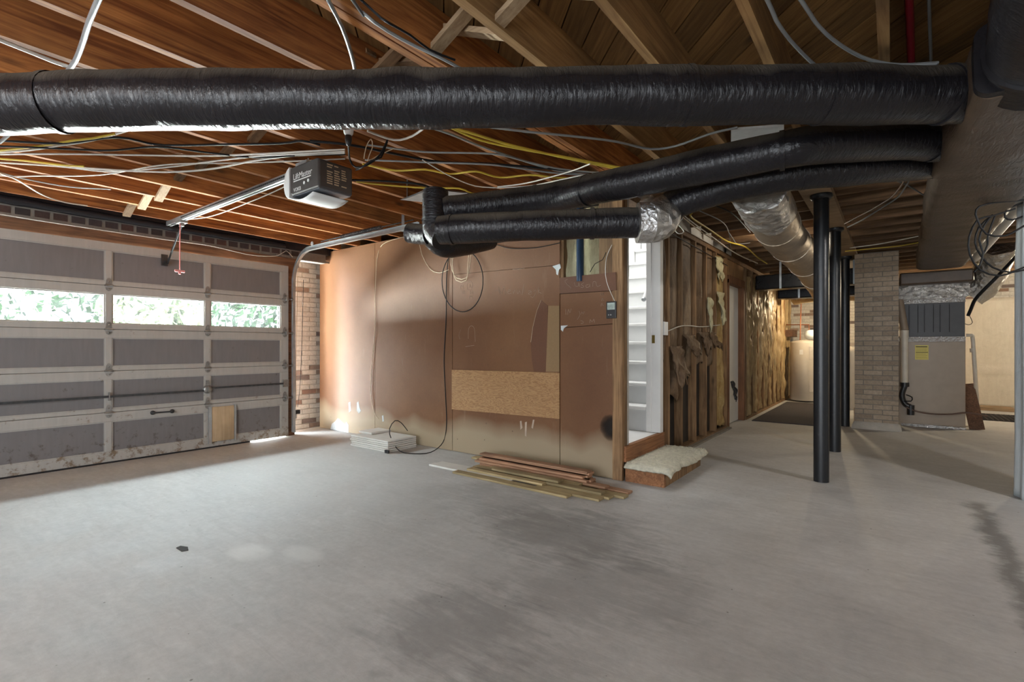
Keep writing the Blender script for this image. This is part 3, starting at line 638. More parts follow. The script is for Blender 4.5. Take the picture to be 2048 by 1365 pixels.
hc = ctop+Vector((0, -.003, -.475)); adopt(rp, MB().box((hc.x-.008, hc.y-.045, hc.z-.014), (hc.x+.008, hc.y+.045, hc.z+.010)).box((hc.x-.007, hc.y-.012, hc.z-.035), (hc.x+.007, hc.y+.012, hc.z-.012)).build('handle', 'pink', bevel=.005))
# lamp holder with plug
lp = pz(697, 262, 2.40)
lh = thing('lamp_socket', (lp.x, lp.y, 2.46), 'white porcelain lamp holder on a joist beside the opener', 'lamp holder')
adopt(lh, MB().lathe([(.055, 0), (.058, -.015), (.03, -.028), (.026, -.06), (.02, -.07)], (lp.x, lp.y, 2.445), 20).build('holder', 'white_plastic'), MB().lathe([(.018, 0), (.02, -.02), (.014, -.05), (.006, -.06)], (lp.x, lp.y, 2.372), 14).build('plug', 'black_plastic'))
cp = Vector((lp.x, lp.y, 2.32))
cable('power_cord', [cp, pd(700, 320, 3.2), pd(712, 335, 3.15), pd(735, 330, 3.12), pd(760, 310, 3.12), pd(775, 280, 3.12), pd(770, 295, 3.13), pd(762, 315, 3.1), pd(742, 322, 3.1), pd(724, 335, 3.12), pd(712, 340, 3.22)], .006, 'w_black', 'black power cord looping from lamp holder to opener', 'cord')
cable('bell_wire', [pd(728, 318, 3.15), pd(732, 295, 3.12), pd(742, 278, 3.12), pd(745, 295, 3.14), pd(735, 322, 3.15), pd(755, 312, 3.2), pd(790, 296, 3.25)], .003, 'w_cream', 'thin cream bell wire curling above the opener', 'wire')
# ------------------------------------------------------------------ hardboard wall
def wx(px): return pY(px, 700, YW).x
def wz(px, py): return pY(px, py, YW).z
tag(MB().box((-6.45, YW+.10, 0), (-1.93, YW+.16, 2.46)).build('wall_center', 'back_sheath'), 'framed partition behind the brown hardboard panels', 'wall', kind='structure')
def hpanel(x0, x1, z0, z1, label, mat='hardboard', th=.012, yo=0, poly=None):
    mb = MB()
    if poly: mb.prism(poly, 0, th, lambda a, b, c: (a, YW+yo+c, b))
    else: mb.box((x0, YW+yo, z0), (x1, YW+yo+th, z1))
    return tag(mb.build('hardboard_panel', mat), label, 'wall panel', 'hardboard panels on the partition')
X0, X1, X2, X3, X4 = -6.42, wx(750), wx(905), wx(1120), wx(1236)
hpanel(X0, X1-.004, .005, 2.456, 'tall brown hardboard panel nearest the garage door with peeled white patch at its foot')
hpanel(X1+.002, X2-.005, .005, 2.456, 'tall brown hardboard panel behind the stack of white boards')
zc = [wz(905, 550), wz(1120, 531)]
hpanel(0, 0, 0, 0, 'large brown hardboard panel with chalk scribbles behind the plywood patch', poly=[(X2+.003, .005), (X3-.004, .005), (X3-.004, zc[1]), (X2+.003, zc[0])])
hpanel(0, 0, 0, 0, 'narrow brown hardboard strip below the ceiling duct', poly=[(X2+.003, zc[0]+.004), (X3-.002, zc[1]+.004), (X3-.002, 2.2), (X2+.003, 2.2)])
zd = [wz(1120, 657), wz(1238, 648)]
hpanel(0, 0, 0, 0, 'brown hardboard panel with a black scorch mark beside the stair doorway', poly=[(X3+.003, .005), (X4, .005), (X4, zd[1]-.03), (X4-.02, zd[1]), (X3+.003, zd[0])])
ze = [wz(1120, 588), wz(1236, 581)]
hpanel(0, 0, 0, 0, 'short brown hardboard piece carrying the small black display', poly=[(X3+.003, zd[0]+.005), (X4-.01, zd[1]+.005), (X4-.01, ze[1]-.004), (X3+.003, ze[0]-.004)])
zf = [wz(1122, 556), wz(1232, 545)]
hpanel(0, 0, 0, 0, 'dark brown board with a chalked name under the open stud bay', 'hardboard_dark', .02, -.012, [(X3+.004, ze[0]), (wx(1234), ze[1]), (wx(1233), zf[1]), (X3+.004, zf[0])])
# torn strip & plywood patch
tz = lambda px, py: (wx(px), wz(px, py))
tag(MB().prism([tz(x, y) for x, y in ((1082, 600), (1073, 625), (1064, 660), (1062, 690), (1064, 720), (1068, 744), (1092, 744), (1095, 680), (1096, 612), (1088, 606))], 0, .003, lambda a, b, c: (a, YW-.003+c, b)).build('exposed_backing', 'hardboard_dark'), 'dark curved strip where the hardboard is torn away', 'torn panel strip')
tag(MB().prism([tz(x, y) for x, y in ((1097, 612), (1119, 612), (1119, 744), (1092, 744))], 0, .004, lambda a, b, c: (a, YW-.004+c, b)).build('filler_strip', 'hardboard_tan'), 'tan strip of hardboard beside the torn dark strip', 'panel strip')
tag(MB().tube([Vector((wx(x), YW-.004, wz(x, y))) for x, y in ((1083, 600), (1074, 622), (1066, 655), (1062, 685))], .0016, 5).build('torn_edge', 'w_cream'), 'pale frayed edge of the torn hardboard', 'torn edge')
tag(MB().prism([tz(905, 740), tz(1120, 746), tz(1120, 838), tz(905, 819)], 0, .012, lambda a, b, c: (a, YW-.012+c, b)).build('plywood_sheet', 'plywood'), 'rectangular plywood patch nailed on the brown hardboard wall', 'plywood')
def patch(poly, label, mat='torn_white', cat='torn patch', name='peeled_patch', group='peeled patches on the hardboard'):
    return tag(MB().prism([tz(x, y) for x, y in poly], 0, .002, lambda a, b, c: (a, YW-.002+c, b)).build(name, mat), label, cat, group)
patch([(661, 859), (664, 848), (671, 843), (676, 837), (681, 841), (686, 846), (690, 849), (693, 844), (697, 850), (697, 866), (686, 864)], 'large pale blue peeled patch at the wall foot near the garage door')
patch([(714, 806), (717, 803), (719, 815), (722, 822), (718, 828), (714, 822)], 'small white peeled spot above the stack of white boards')
patch([(697, 806), (701, 804), (702, 822), (698, 826)], 'faint narrow peeled streak between the larger peeled spots')
patch([(1105, 533), (1120, 528), (1122, 536), (1118, 540), (1116, 551), (1113, 549), (1112, 540)], 'white torn spot at the top corner of the scribbled panel')
patch([(1122, 652), (1136, 651), (1128, 657), (1126, 664), (1122, 660)], 'white torn corner under the small hardboard piece')
patch([(1225, 650), (1232, 650), (1237, 658), (1239, 668), (1234, 668), (1230, 660)], 'white torn corner beside the stair doorway')
patch([(764, 832), (767, 831), (768, 843), (765, 844)], 'tiny white chip above the white boards', )
m, nt, b = newmat('scorch'); M['scorch'] = m
v = coords(nt); b.inputs['Base Color'].default_value = (.02, .015, .012, 1); b.inputs['Roughness'].default_value = .9
sep = nt.nodes.new('ShaderNodeSeparateXYZ'); nt.links.new(v, sep.inputs[0])
sc_c = Vector((wx(1222), YW, wz(1222, 856)))
dx = math_(nt, 'DIVIDE', math_(nt, 'SUBTRACT', sep.outputs[0], sc_c.x), .11); dz = math_(nt, 'DIVIDE', math_(nt, 'SUBTRACT', sep.outputs[2], sc_c.z), .12)
rr = math_(nt, 'ADD', math_(nt, 'ADD', math_(nt, 'MULTIPLY', dx, dx), math_(nt, 'MULTIPLY', dz, dz)), math_(nt, 'MULTIPLY', math_(nt, 'SUBTRACT', noi(nt, v, 14, 4), .5), .5))
nt.links.new(ramp(nt, rr, [(.05, g(.75)), (1, g(0))]), b.inputs['Alpha'])
tag(MB().box((sc_c.x-.13, YW-.0015, sc_c.z-.15), (X4-.002, YW-.0005, sc_c.z+.15)).build('scorch_stain', 'scorch'), 'round black scorch stain on the panel beside the step', 'stain')
# chalk
def chalk(strokes, label, r=.0016, group='chalk marks on the hardboard'):
    mb = MB()
    for st in strokes: mb.tube(smooth_pts([Vector((wx(x), YW-.0135 if y < 588 and x > 1125 else YW-.001, wz(x, y))) for x, y in st], .012), r, 4)
    return tag(mb.build('chalk_writing', 'chalk'), label, 'writing', group)
def zm(lst): return [[(880+a/5.39, 500+b_/5.39) for a, b_ in st] for st in lst]
chalk(zm([[(1385, 320), (1355, 335), (1375, 370), (1420, 410), (1415, 420)], [(1455, 350), (1470, 395), (1500, 390), (1505, 355), (1510, 400)], [(1560, 355), (1530, 375), (1560, 395), (1545, 410), (1525, 405)], [(1610, 375), (1580, 385), (1590, 410), (1620, 395), (1622, 370), (1625, 405)], [(1655, 400), (1660, 345), (1690, 350), (1700, 395), (1740, 385)]]), 'chalked cursive name Susan on the dark board')
chalk(zm([[(625, 395), (645, 480)], [(630, 400), (665, 470), (690, 400), (710, 480)], [(730, 455), (765, 440), (740, 430), (735, 470), (770, 470)], [(785, 440), (795, 475), (800, 440), (815, 445)], [(830, 440), (840, 475), (860, 440), (865, 475)], [(905, 370), (885, 490)], [(950, 445), (985, 445), (985, 480), (950, 475), (985, 450)], [(1010, 450), (1035, 430), (1030, 470), (1000, 515), (975, 495)], [(1065, 395), (1060, 470)], [(1075, 430), (1062, 450), (1095, 470)]]), 'chalked cursive scribble across the large hardboard panel')
chalk(zm([[(225, 420), (228, 385), (240, 400), (250, 380), (252, 420)], [(325, 340), (295, 370), (300, 425), (335, 430), (352, 395), (345, 350), (325, 340)], [(312, 415), (325, 370), (338, 412)], [(316, 398), (336, 395)], [(235, 440), (240, 470)], [(252, 440), (255, 475), (265, 440), (270, 475)], [(325, 480), (328, 445), (345, 475), (352, 440), (360, 475)], [(320, 525), (322, 495), (340, 505), (348, 490), (350, 525)]]), 'chalked letters and a circled A below the black coil')
chalk(zm([[(305, 960), (308, 860), (335, 820), (370, 850), (380, 990)], [(225, 860), (205, 920), (215, 965)], [(275, 1045), (370, 1030)]]), 'chalked arch shape above the plywood patch')
chalk(zm([[(1355, 640), (1358, 700)], [(1375, 700), (1385, 640), (1400, 680), (1415, 635)], [(1500, 660), (1510, 700), (1480, 755)], [(1520, 700), (1530, 670), (1545, 695), (1555, 665)], [(1515, 765), (1540, 770), (1545, 790), (1520, 795)], [(1615, 790), (1620, 750), (1640, 780), (1660, 745), (1665, 785)], [(1740, 495), (1745, 465), (1760, 490), (1770, 460)], [(1745, 555), (1750, 520), (1768, 550)], [(1735, 610), (1745, 575), (1760, 605)]]), 'chalked initials left of the black display')
# stud bay opening and pipe
zt = 2.44
tag(MB().box((wx(1198), YW+.0, zf[1]-.02), (wx(1236), YW+.04, zt)).build('wall_stud', 'stud'), 'tan stud between the open bay and the doorway', 'stud')
tag(MB().box((X3-.01, YW+.012, zf[0]-.03), (X3+.03, YW+.10, zt)).build('wall_stud', 'stud'), 'dark stud at the edge of the open bay', 'stud')
mb = MB().sheet(lambda u, v: Vector((X3+.03+(wx(1200)-X3-.03)*u, YW+.07+.03*noise.noise(Vector((u*3, v*4, 2))), zf[0]-.03+(zt-zf[0])*v)), 12, 16)
tag(mb.build('insulation_batt', 'fibre_pale'), 'pale insulation stuffed in the open bay behind the blue pipe', 'insulation')
bp = pY(1163, 510, YW+.03)
tag(MB().tube([(bp.x, YW+.005, zf[0]-.05), (bp.x, YW+.005, 2.44)], .034, 16).build('drain_pipe', 'blue_pipe'), 'glossy dark blue pipe in the open stud bay', 'pipe')
# display
da, db = pY(1214.5, 604, YW), pY(1234, 637, YW)
dsp = thing('thermometer_display', ((da.x+db.x)/2, YW-.015, db.z), 'small black display unit with a screen beside the stair doorway', 'display')
adopt(dsp, MB().box((da.x, YW-.022, db.z), (db.x, YW-.001, da.z)).build('case', 'black_plastic', bevel=.004), MB().box((da.x+.012, YW-.0235, db.z+.075), (db.x-.010, YW-.0215, da.z-.012)).build('screen', 'screen'))
mb = MB()
for q_ in (.025, .045): mb.lathe([(.006, 0), (.006, -.003)], (da.x+q_, YW-.022, db.z+.03), 10, 'y')
adopt(dsp, mb.build('button', 'zinc'))
# wires on the wall
yw = YW-.012
W = lambda px, py, y=yw: pY(px, py, y)
cable('wall_wire', [W(835, 470, 3.5), W(800, 476, 3.7), W(765, 490), W(754, 520), W(750, 600), W(750, 660), W(743, 740), W(742, 790), W(748, 825), W(757, 838)], .004, 'w_cream', 'cream wire hanging down the panel from the door track', 'wire')
cable('wall_cable', [W(897, 515), W(893, 560), W(892, 640), W(888, 720), W(891, 790), W(893, 850), W(886, 885), pz(862, 905, .012), pz(830, 908, .01), pz(800, 903, .02), W(783, 880, 3.6), W(779, 858, 3.62), W(790, 842, 3.66), W(802, 846, 3.75), W(815, 862, 3.9)], .005, 'w_black', 'thin black cable running down the wall and looping on the floor by the white boards')
cc = [W(925+41*math.sin(a), 562-62*math.cos(a), yw-.02+.01*math.sin(a*2)) for a in [2*PI*i/26 for i in range(27)]]
cable('cable_coil', cc, .005, 'w_black', 'black cable hanging in one large oval loop on the wall', step=.03)
for i, (a, b_, dy) in enumerate(((906, 944, 0), (909, 940, -.01))):
    cable('hanging_wire', [W(a, 488, yw-.02+dy), W(a-4, 530, yw-.02+dy), W((a+b_)/2-12, 556+i*5, yw-.02+dy), W((a+b_)/2+8, 556+i*5, yw-.02+dy), W(b_-4, 530, yw-.02+dy), W(b_, 488, yw-.02+dy)], .0045, 'w_cream', ['outer', 'inner'][i]+' cream wire loop hanging inside the black coil', 'wire')
cable('hanging_wire', [W(839, 490, 3.75), W(846, 515), W(862, 540), W(880, 546), W(897, 540)], .0035, 'w_cream', 'thin cream wire drooping under the duct elbow', 'wire')
cable('hanging_wire', [W(985, 487), W(1020, 497), W(1070, 496), W(1120, 486)], .004, 'w_black', 'dark wire drooping along the top of the panel', 'wire')
cable('display_wire', [W(1230, 604), W(1217, 575), W(1211, 550), W(1213, 515), W(1224, 490)], .003, 'w_white', 'thin white wire rising from the black display', 'wire')
cable('bay_wire', [W(1180, 545), W(1190, 528), W(1205, 520), W(1212, 505)], .003, 'w_black', 'thin black wire curling in front of the open bay', 'wire')
# ------------------------------------------------------------------ stair doorway in the hall wall plane x=XH
Y0, Y1 = 4.075, 4.79
tag(MB().box((XH-.09, YW-.004, .0), (XH+.0, YW+.038, 2.44)).build('wall_stud', 'stud'), 'corner stud at the end of the brown panel wall', 'stud')
tag(MB().box((XH-.10, YW+.04, .29), (XH+.005, YW+.085, 2.44)).build('trim_5', 'stud'), 'tan wooden trimmer beside the stair doorway', 'trim', kind='structure')
tag(MB().box((XH-.12, YW+.087, .295), (XH+.006, YW+.118, 2.44)).build('trim_6', 'gray_jamb'), 'weathered grey door jamb of the stair opening', 'trim', kind='structure')
jb = MB().box((XH-.125, Y1, .295), (XH+.004, Y1+.02, 2.44)); jb.box((XH-.125, Y1-.012, .295), (XH-.075, Y1, 2.44)); jb.box((XH, Y1+.0, .295), (XH+.016, Y1+.075, 2.44))
jo = jb.build('trim_7', 'white_paint', bevel=.002); tag(jo, 'white painted door jamb and casing of the stair opening', 'trim', kind='structure')
MB().box((XH-.07, Y1-.001, 1.18), (XH-.04, Y1-.003+.0005, 1.26)).build('strike_plate', 'brass', jo)
tag(MB().box((XH-.12, YW+.087, 2.44), (XH, Y1+.08, 2.50)).build('trim_8', 'stud'), 'head of the stair doorway', 'trim', kind='structure')
tag(MB().box((XH-.02, YW+.03, .155), (XH+.02, 4.90, .293)).build('door_sill', 'step_wood', bevel=.003), 'reddish wooden sill board under the stair doorway', 'sill')
st = thing('carpeted_step', (XH+.2, 4.35, 0), 'wooden step with a cream carpet remnant below the stair doorway', 'step')
ym = [YW+.01, 4.93]; xs1 = XH+.36
mb = MB().box((XH+.022, ym[0], 0), (xs1, ym[0]+.038, .125)); a1 = mb.build('side_board', 'step_wood')
a2 = MB().box((xs1-.038, ym[0]+.038, 0), (xs1, ym[1], .125)).build('riser_board', 'stud'); a3 = MB().box((XH+.022, ym[0]+.038, .10), (xs1-.038, ym[1], .125)).build('tread', 'stud')
adopt(st, a1, a2, a3)
mb = MB(); nu, nv = 40, 80
def cf(u, v):
    x = XH+.025+.40*u; y = ym[0]-.03+1.0*v; e = max(0, u-.90)/.1; e2 = max(0, .06-v)/.06
    return Vector((x+.02*noise.noise(Vector((u*2, v*9, 1)))*u, y, .150+.006*noise.noise(Vector((x*40, y*40, 0)))-.035*e*e-.03*e2*e2+.02*math.sin(v*7)*u*u*.6))
mb.sheet(cf, nu, nv)
cpt = mb.build('carpet', 'carpet', solid=.018)
tuft = MB()
for i in range(5200):
    u, v = random.random(), random.random()
    if random.random() < .35: u = 1-abs(random.gauss(0, .03))
    elif random.random() < .2: v = abs(random.gauss(0, .02))
    u = min(1, u); v = min(1, v); p_ = cf(u, v)+Vector((0, 0, .008)); d_ = Vector((random.uniform(-.5, .5)+(.9 if u > .95 else 0), random.uniform(-.5, .5)-(.9 if v < .04 else 0), .8 if u < .95 and v > .04 else -.2)).normalized()*random.uniform(.008, .018); s_ = Vector((random.uniform(-1, 1), random.uniform(-1, 1), 0)).normalized()*.002
    tuft.add([p_-s_, p_+s_, p_+d_], [(0, 1, 2)])
adopt(st, cpt); tf = tuft.build('carpet_pile', 'carpet'); tf['kind'] = 'stuff'; adopt(st, tf)
# landing + stairs
sw = MB(); sw.box((-2.92, 4.11, .20), (XH-.02, 4.80, .292))
tag(sw.build('stair_landing', 'white_paint'), 'white painted landing floor inside the stair doorway', 'landing')
fly = thing('staircase', (-2.4, 4.8, .29), 'white painted staircase climbing behind the stair doorway', 'staircase')
for k in range(12):
    y_ = 4.78+.216*k; z_ = .545+.22*k
    r_ = MB().box((-2.92, y_+.02, z_-.25 if k == 0 else z_-.22), (-1.96, y_+.04, z_-.03)).build('riser', 'white_tread'); t_ = MB().box((-2.92, y_-.012, z_-.034), (-1.96, y_+.245, z_)).build('tread', 'white_paint', bevel=.008); adopt(fly, r_, t_)
tag(MB().box((-3.04, 4.0, .2), (-2.93, 8.0, 4.0)).build('wall_stair_left', 'drywall'), 'white stairwell wall on the garage side', 'wall', kind='structure')
tag(MB().box((-1.955, 4.83, .2), (-1.93, 8.0, 4.0)).box((-1.955, 4.0, 2.5), (-1.93, 4.83, 4.0)).build('wall_stair_right', 'drywall'), 'white stairwell wall on the hall side', 'wall', kind='structure')
tag(MB().box((-3.04, 7.6, .2), (-1.93, 7.7, 4.0)).box((-3.04, 3.98, 2.5), (-1.93, 4.06, 4.0)).box((-3.04, 4.06, .2), (-1.99, 4.10, 4.0)).build('wall_stair_end', 'drywall'), 'white wall at the top of the stairs', 'wall', kind='structure')
tag(MB().box((-3.04, 3.98, 3.95), (-1.93, 7.7, 4.05)).build('ceiling_stair', 'drywall'), 'white ceiling over the stairs', 'ceiling', kind='structure')
hr = pd(1288, 598, 5.0)
hnd = thing('handrail', (hr.x, hr.y, hr.z), 'white round handrail with a grey capped end inside the stairwell', 'handrail')
adopt(hnd, MB().tube([hr, hr+Vector((.0, .6, .61)), hr+Vector((0, 1.5, 1.52))], .022, 14).build('rail', 'white_paint'), MB().tube([hr+Vector((0, -.012, -.012)), hr], .0225, 14).build('end_cap', 'galv'))
# ------------------------------------------------------------------ hall stud wall
def hy(px): return pX(px, 700, XH).y
tag(MB().box((-1.925, 4.9, 0), (-1.915, 7.45, 2.46)).build('wall_hall', 'back_sheath'), 'dark sheathing behind the hall studs', 'wall', kind='structure')
tag(MB().box((XH-.09, 4.9, 0), (XH, 7.42, .04)).build('sole_plate', 'stud'), 'wooden sole plate under the open hall studs', 'plate')
tag(MB().box((XH-.06, 4.95, .0), (XH+.05, 7.40, .022)).build('trim_9', 'mortar_dark'), 'rough concrete edge along the foot of the hall studs', 'trim', kind='structure')
tag(MB().box((XH-.09, 4.87, 2.38), (XH, 12.6, 2.44)).build('top_plate', 'fir_x'), 'wooden top plate along the hall wall', 'plate')
SY = [4.90, hy(1340), hy(1366), hy(1393), hy(1414), hy(1434), hy(1455)]
so = None
for i, y_ in enumerate(SY):
    if so is None: o = so = MB().box((0, 0, .0), (.088, .04, 2.34)).build('wall_stud', 'stud')
    else: o = so.copy(); COL.objects.link(o)
    o.location = (XH-.09, y_-.04, .04); tag(o, f'upright wooden hall stud, {ORD[i]} one past the stair doorway', 'stud', 'hall studs')
bots = [.98, .62, .78, .95, .93, .05]
for i in range(6):
    ya, yb = SY[i], SY[i+1]-.04; zb = bots[i]
    def fn(u, v, i=i, ya=ya, yb=yb, zb=zb):
        y_ = ya+(yb-ya)*u; edge = zb+.10*noise.noise(Vector((u*3, i*7.3, 0)))+(.12*u if i == 0 else -.1*u if i == 1 else 0)
        z_ = edge+(2.37-edge)*v; bul = math.sin(PI*u)*(.035+.03*noise.noise(Vector((i*3, z_*2, u*2))))
        fold = .05*max(0, 1-abs(z_-1.28)/.12)*noise.noise(Vector((i*5.1, u*5, 3))) if z_ > .9 else .05*noise.noise(Vector((u*4, z_*5, i)))
        return Vector((XH-.055+bul+fold, y_, z_))
    b_ = MB().sheet(fn, 12, 46).build('insulation_batt', 'fibre' if i == 5 else 'kraft', solid=.006)
    tag(b_, f'{"fuzzy yellow fibre" if i==5 else "brown paper faced"} insulation batt in the {ORD[i]} hall stud bay past the stairs', 'insulation', 'insulation batts along the hall')
# torn flaps of paper and fibre
def flap(cx, cy, w_, h_, lean, label, mat, seed):
    c_ = pX(cx, cy, XH+.02)
    def fn(u, v):
        n_ = noise.noise(Vector((u*2.5+seed, v*3, seed)))
        wv = 1-.22*(1-v)*(1+noise.noise(Vector((v*5, seed, 0)))); n_ = abs(n_)*1.6-.3
        return Vector((XH+.02+lean*(1-v)+.04*n_, c_.y+(u-.5)*w_*wv, c_.z+(v-.5)*h_+(1-v)*(.16*noise.noise(Vector((u*5, seed*2, 1)))+.25*h_*(u-.5)*(1 if int(seed) % 2 else -1))))
    return tag(MB().sheet(fn, 10, 14).build('torn_insulation', mat, solid=.012), label, 'insulation', 'torn insulation pieces on the hall studs')
flap(1438, 525+10, .30, .26, .02, 'tan torn insulation scrap high beside the hall door', 'fibre_pale', 2.1)
flap(1440, 615, .24, .40, .05, 'pale fibre tuft hanging in the last hall bay', 'fibre_pale', 3.3)
flap(1418, 625, .16, .36, .03, 'narrow pale torn strip beside the fibre tuft', 'fibre_pale', 4.7)
flap(1352, 725, .34, .34, .09, 'grey brown paper flap sagging out of the bay nearest the stairs', 'kraft', 5.9)
flap(1378, 690, .36, .22, .08, 'brown paper flap folded over between the hall studs', 'kraft', 6.4)
flap(1405, 680, .30, .18, .07, 'brown folded paper flap in the middle hall bay', 'kraft', 7.4)
flap(1424, 678, .28, .16, .07, 'brown folded paper flap near the hall door', 'kraft', 8.4)
flap(1464, 780, .12, .24, .06, 'ragged black plastic scrap against the white hall door', 'black_flash', 9.1)
cable('string_line', [pX(1337, 662, XH+.01), pX(1360, 653, XH+.02), pX(1380, 652, XH+.02), pX(1398, 654, XH+.02), pX(1418, 653, XH+.02), pX(1440, 650, XH+.02)], .006, 'w_white', 'white cord strung across the hall studs at waist height')
so2 = MB().box((XH+.002, hy(1325), pX(1328, 671, XH).z), (XH+.02, hy(1332.5), pX(1328, 644, XH).z)).build('switch_plate', 'white_plastic', bevel=.003); tag(so2, 'white switch plate on the stud next to the stair jamb', 'switch')
# hall door
dA, dB = hy(1458), hy(1490)
tag(MB().box((XH-.14, dA, 0), (XH, dA+.03, 2.10)).box((XH-.14, dB-.09, 0), (XH+.005, dB-.03, 2.10)).box((XH-.14, dA, 2.05), (XH+.004, dB-.03, 2.16)).build('trim_10', 'trim_brown'), 'brown wooden frame of the white hall door', 'trim', kind='structure')
tag(MB().box((XH-.12, dA+.03, .01), (XH-.08, dB-.09, 2.05)).build('door_2', 'drywall'), 'plain white door in the hall wall', 'door', kind='structure')
tag(MB().box((XH-.09, dA-.05, 2.16), (XH-.02, dB, 2.38)).build('cripple_blocking', 'stud'), 'tan wood blocking above the white hall door', 'blocking')
# insulated wall
tag(MB().box((-1.925, dB-.02, 0), (-1.915, YB, 2.5)).build('wall_insulated', 'back_sheath'), 'sheathing behind the shiny insulation past the hall door', 'wall', kind='structure')
tag(MB().box((XH-.09, dB, 0), (XH+.02, YB-.05, .04)).build('sole_plate', 'stud'), 'wooden sole plate under the crinkled insulation', 'plate')
yy = dB+.02; i = 0; so3 = None
while yy < YB-.3:
    if so3 is None: o = so3 = MB().box((0, 0, 0), (.088, .04, 2.34)).build('wall_stud', 'stud')
    else: o = so3.copy(); COL.objects.link(o)
    o.location = (XH-.075, yy, .04); tag(o, f'stud among the crinkled insulation, {ORD[i]} one past the hall door', 'stud', 'studs past the hall door')
    ya, yb = yy+.04, min(yy+.44, YB-.05)
    def fn(u, v, i=i, ya=ya, yb=yb):
        y_ = ya+(yb-ya)*u; z_ = .05+(2.25+.1*noise.noise(Vector((i*2.2, u, 0)))-.05)*v
        d_ = -.02+math.sin(PI*u)**.6*.035+.10*abs(noise.noise(Vector((u*5+i*9, z_*.45, i))))+.07*abs(noise.noise(Vector((u*4+i*9+z_*1.5, z_*2.6, i*2))))+.02*noise.noise(Vector((u*11+i*9, z_*7, i*2)))
        return Vector((XH-.045+d_, y_, z_))
    tag(MB().sheet(fn, 18, 90).build('insulation_batt', 'kraft_light', solid=.004), f'crinkled golden paper insulation batt, {ORD[i]} bay past the hall door', 'insulation', 'crinkled batts past the hall door')
    yy += .44; i += 1
tag(MB().box((XH-.0, 12.1, 1.36), (XH+.14, 12.75, 1.50)).build('wall_bracket', 'header'), 'dark wooden ledger piece on the insulation above the water heater', 'ledger')
# drop duct / beams across hall
def lbox(a, b_, name, mat, label, cat, lump=.012):
    root = thing(name, (a[0], a[1], a[2]), label, cat)
    adopt(root, MB().box(a, b_).build('sleeve', mat, bevel=.02))
    for f_ in (.2, .75): x_ = a[0]+(b_[0]-a[0])*f_; adopt(root, MB().box((x_, a[1]-.006, a[2]), (x_+.03, a[1]-.002, ZJ+.05)).build('hanger_strap', 'galv'))
    return root
lbox((-1.80, 9.0, 2.08), (-.02, 9.3, 2.32), 'cross_duct', 'duct_wrap', 'dark flat duct crossing the hall ceiling, nearer one', 'duct')
lbox((-1.62, 9.9, 1.99), (-.02, 10.2, 2.2), 'cross_duct', 'duct_wrap', 'dark flat duct crossing the hall ceiling, lower one behind', 'duct')
wd = thing('wrapped_duct', (-1.55, 11.3, 2.12), 'pale wrapped duct lit by the bulb above the water heater', 'duct'); adopt(wd, MB().tube(smooth_pts([(-1.55, 11.3, 2.12), (-1.1, 11.15, 2.16), (-.4, 11.1, 2.14), (.6, 11.1, 2.14)], .06), .15, 18, lump=.12, lf=4).build('sleeve', 'kraft_light'), MB().box((-.9, 11.12, 2.2), (-.88, 11.14, 2.52)).build('hanger_strap', 'galv'))
# ------------------------------------------------------------------ posts, pillar
posts = [(-.48, 4.976), (-.50, 6.494), (-.54, 8.62)]; pr = None
names = ['nearest to the camera and the tallest looking', 'second one, standing behind the nearest post', 'third one, beside the brick pillar']
for i, (x, y) in enumerate(posts):
    root = thing('steel_post', (x, y, 0), f'round black steel support post, {names[i]}', 'post', 'black steel posts under the beam')
    if pr is None:
        a = MB().lathe([(.058, .0), (.058, 2.42)], (0, 0, 0), 28).build('shaft', 'post', root); b_ = MB().lathe([(.07, 2.40), (.085, 2.415), (.085, 2.438)], (0, 0, 0), 28).build('cap_plate', 'post', root); c_ = MB().box((-.075, -.075, 0), (.075, .075, .006)).build('base_plate', 'steel_dark', root) if False else None; pr = (a, b_)
    else:
        for p_ in pr: q_ = p_.copy(); COL.objects.link(q_); q_.parent = root
tag(MB().box((-.41, 8.68, .0), (-.36, 8.74, 2.44)).build('dark_plank', 'header'), 'dark upright plank standing between the third post and the brick pillar', 'plank')
tag(MB().box((-.435, 8.60, .0), (-.36, 8.66, .27)).build('wood_offcut', 'brace'), 'pale wood offcut at the foot of the third post', 'offcut')
bpil = thing('brick_pillar', (-.18, 8.7, 0), 'square tan brick pillar left of the furnace', 'pillar')
br = MB(); mo = MB(); bricks(br, mo, (-.42, 8.50, 0), (1, 0, 0), (0, -1, 0), .49, 2.44, depth=.06); bricks(br, mo, (.07, 8.562, 0), (0, 1, 0), (1, 0, 0), .388, 2.44, depth=.06); bricks(br, mo, (-.42, 8.95, 0), (0, -1, 0), (-1, 0, 0), .388, 2.44, depth=.06)
adopt(bpil, br.build('brickwork', 'brick_tan'), mo.build('mortar', 'mortar_dark'))
mb = MB(); rings = []
for k, (e, z) in enumerate(((.035, 0), (.03, .05), (.012, .085), (.0, .1))):
    rings.append([Vector((-.175+sx_*(.245+e)+.012*noise.noise(Vector((t_*9, z*20, 0))), 8.725+sy_*(.225+e)+.012*noise.noise(Vector((t_*7, z*20, 4))), z)) for t_, (sx_, sy_) in enumerate([(-1+2*i/8, -1) for i in range(8)]+[(1, -1+2*i/8) for i in range(8)]+[(1-2*i/8, 1) for i in range(8)]+[(-1, 1-2*i/8) for i in range(8)])])
mb.loft(rings); adopt(bpil, mb.build('mortar_footing', 'mortar'))
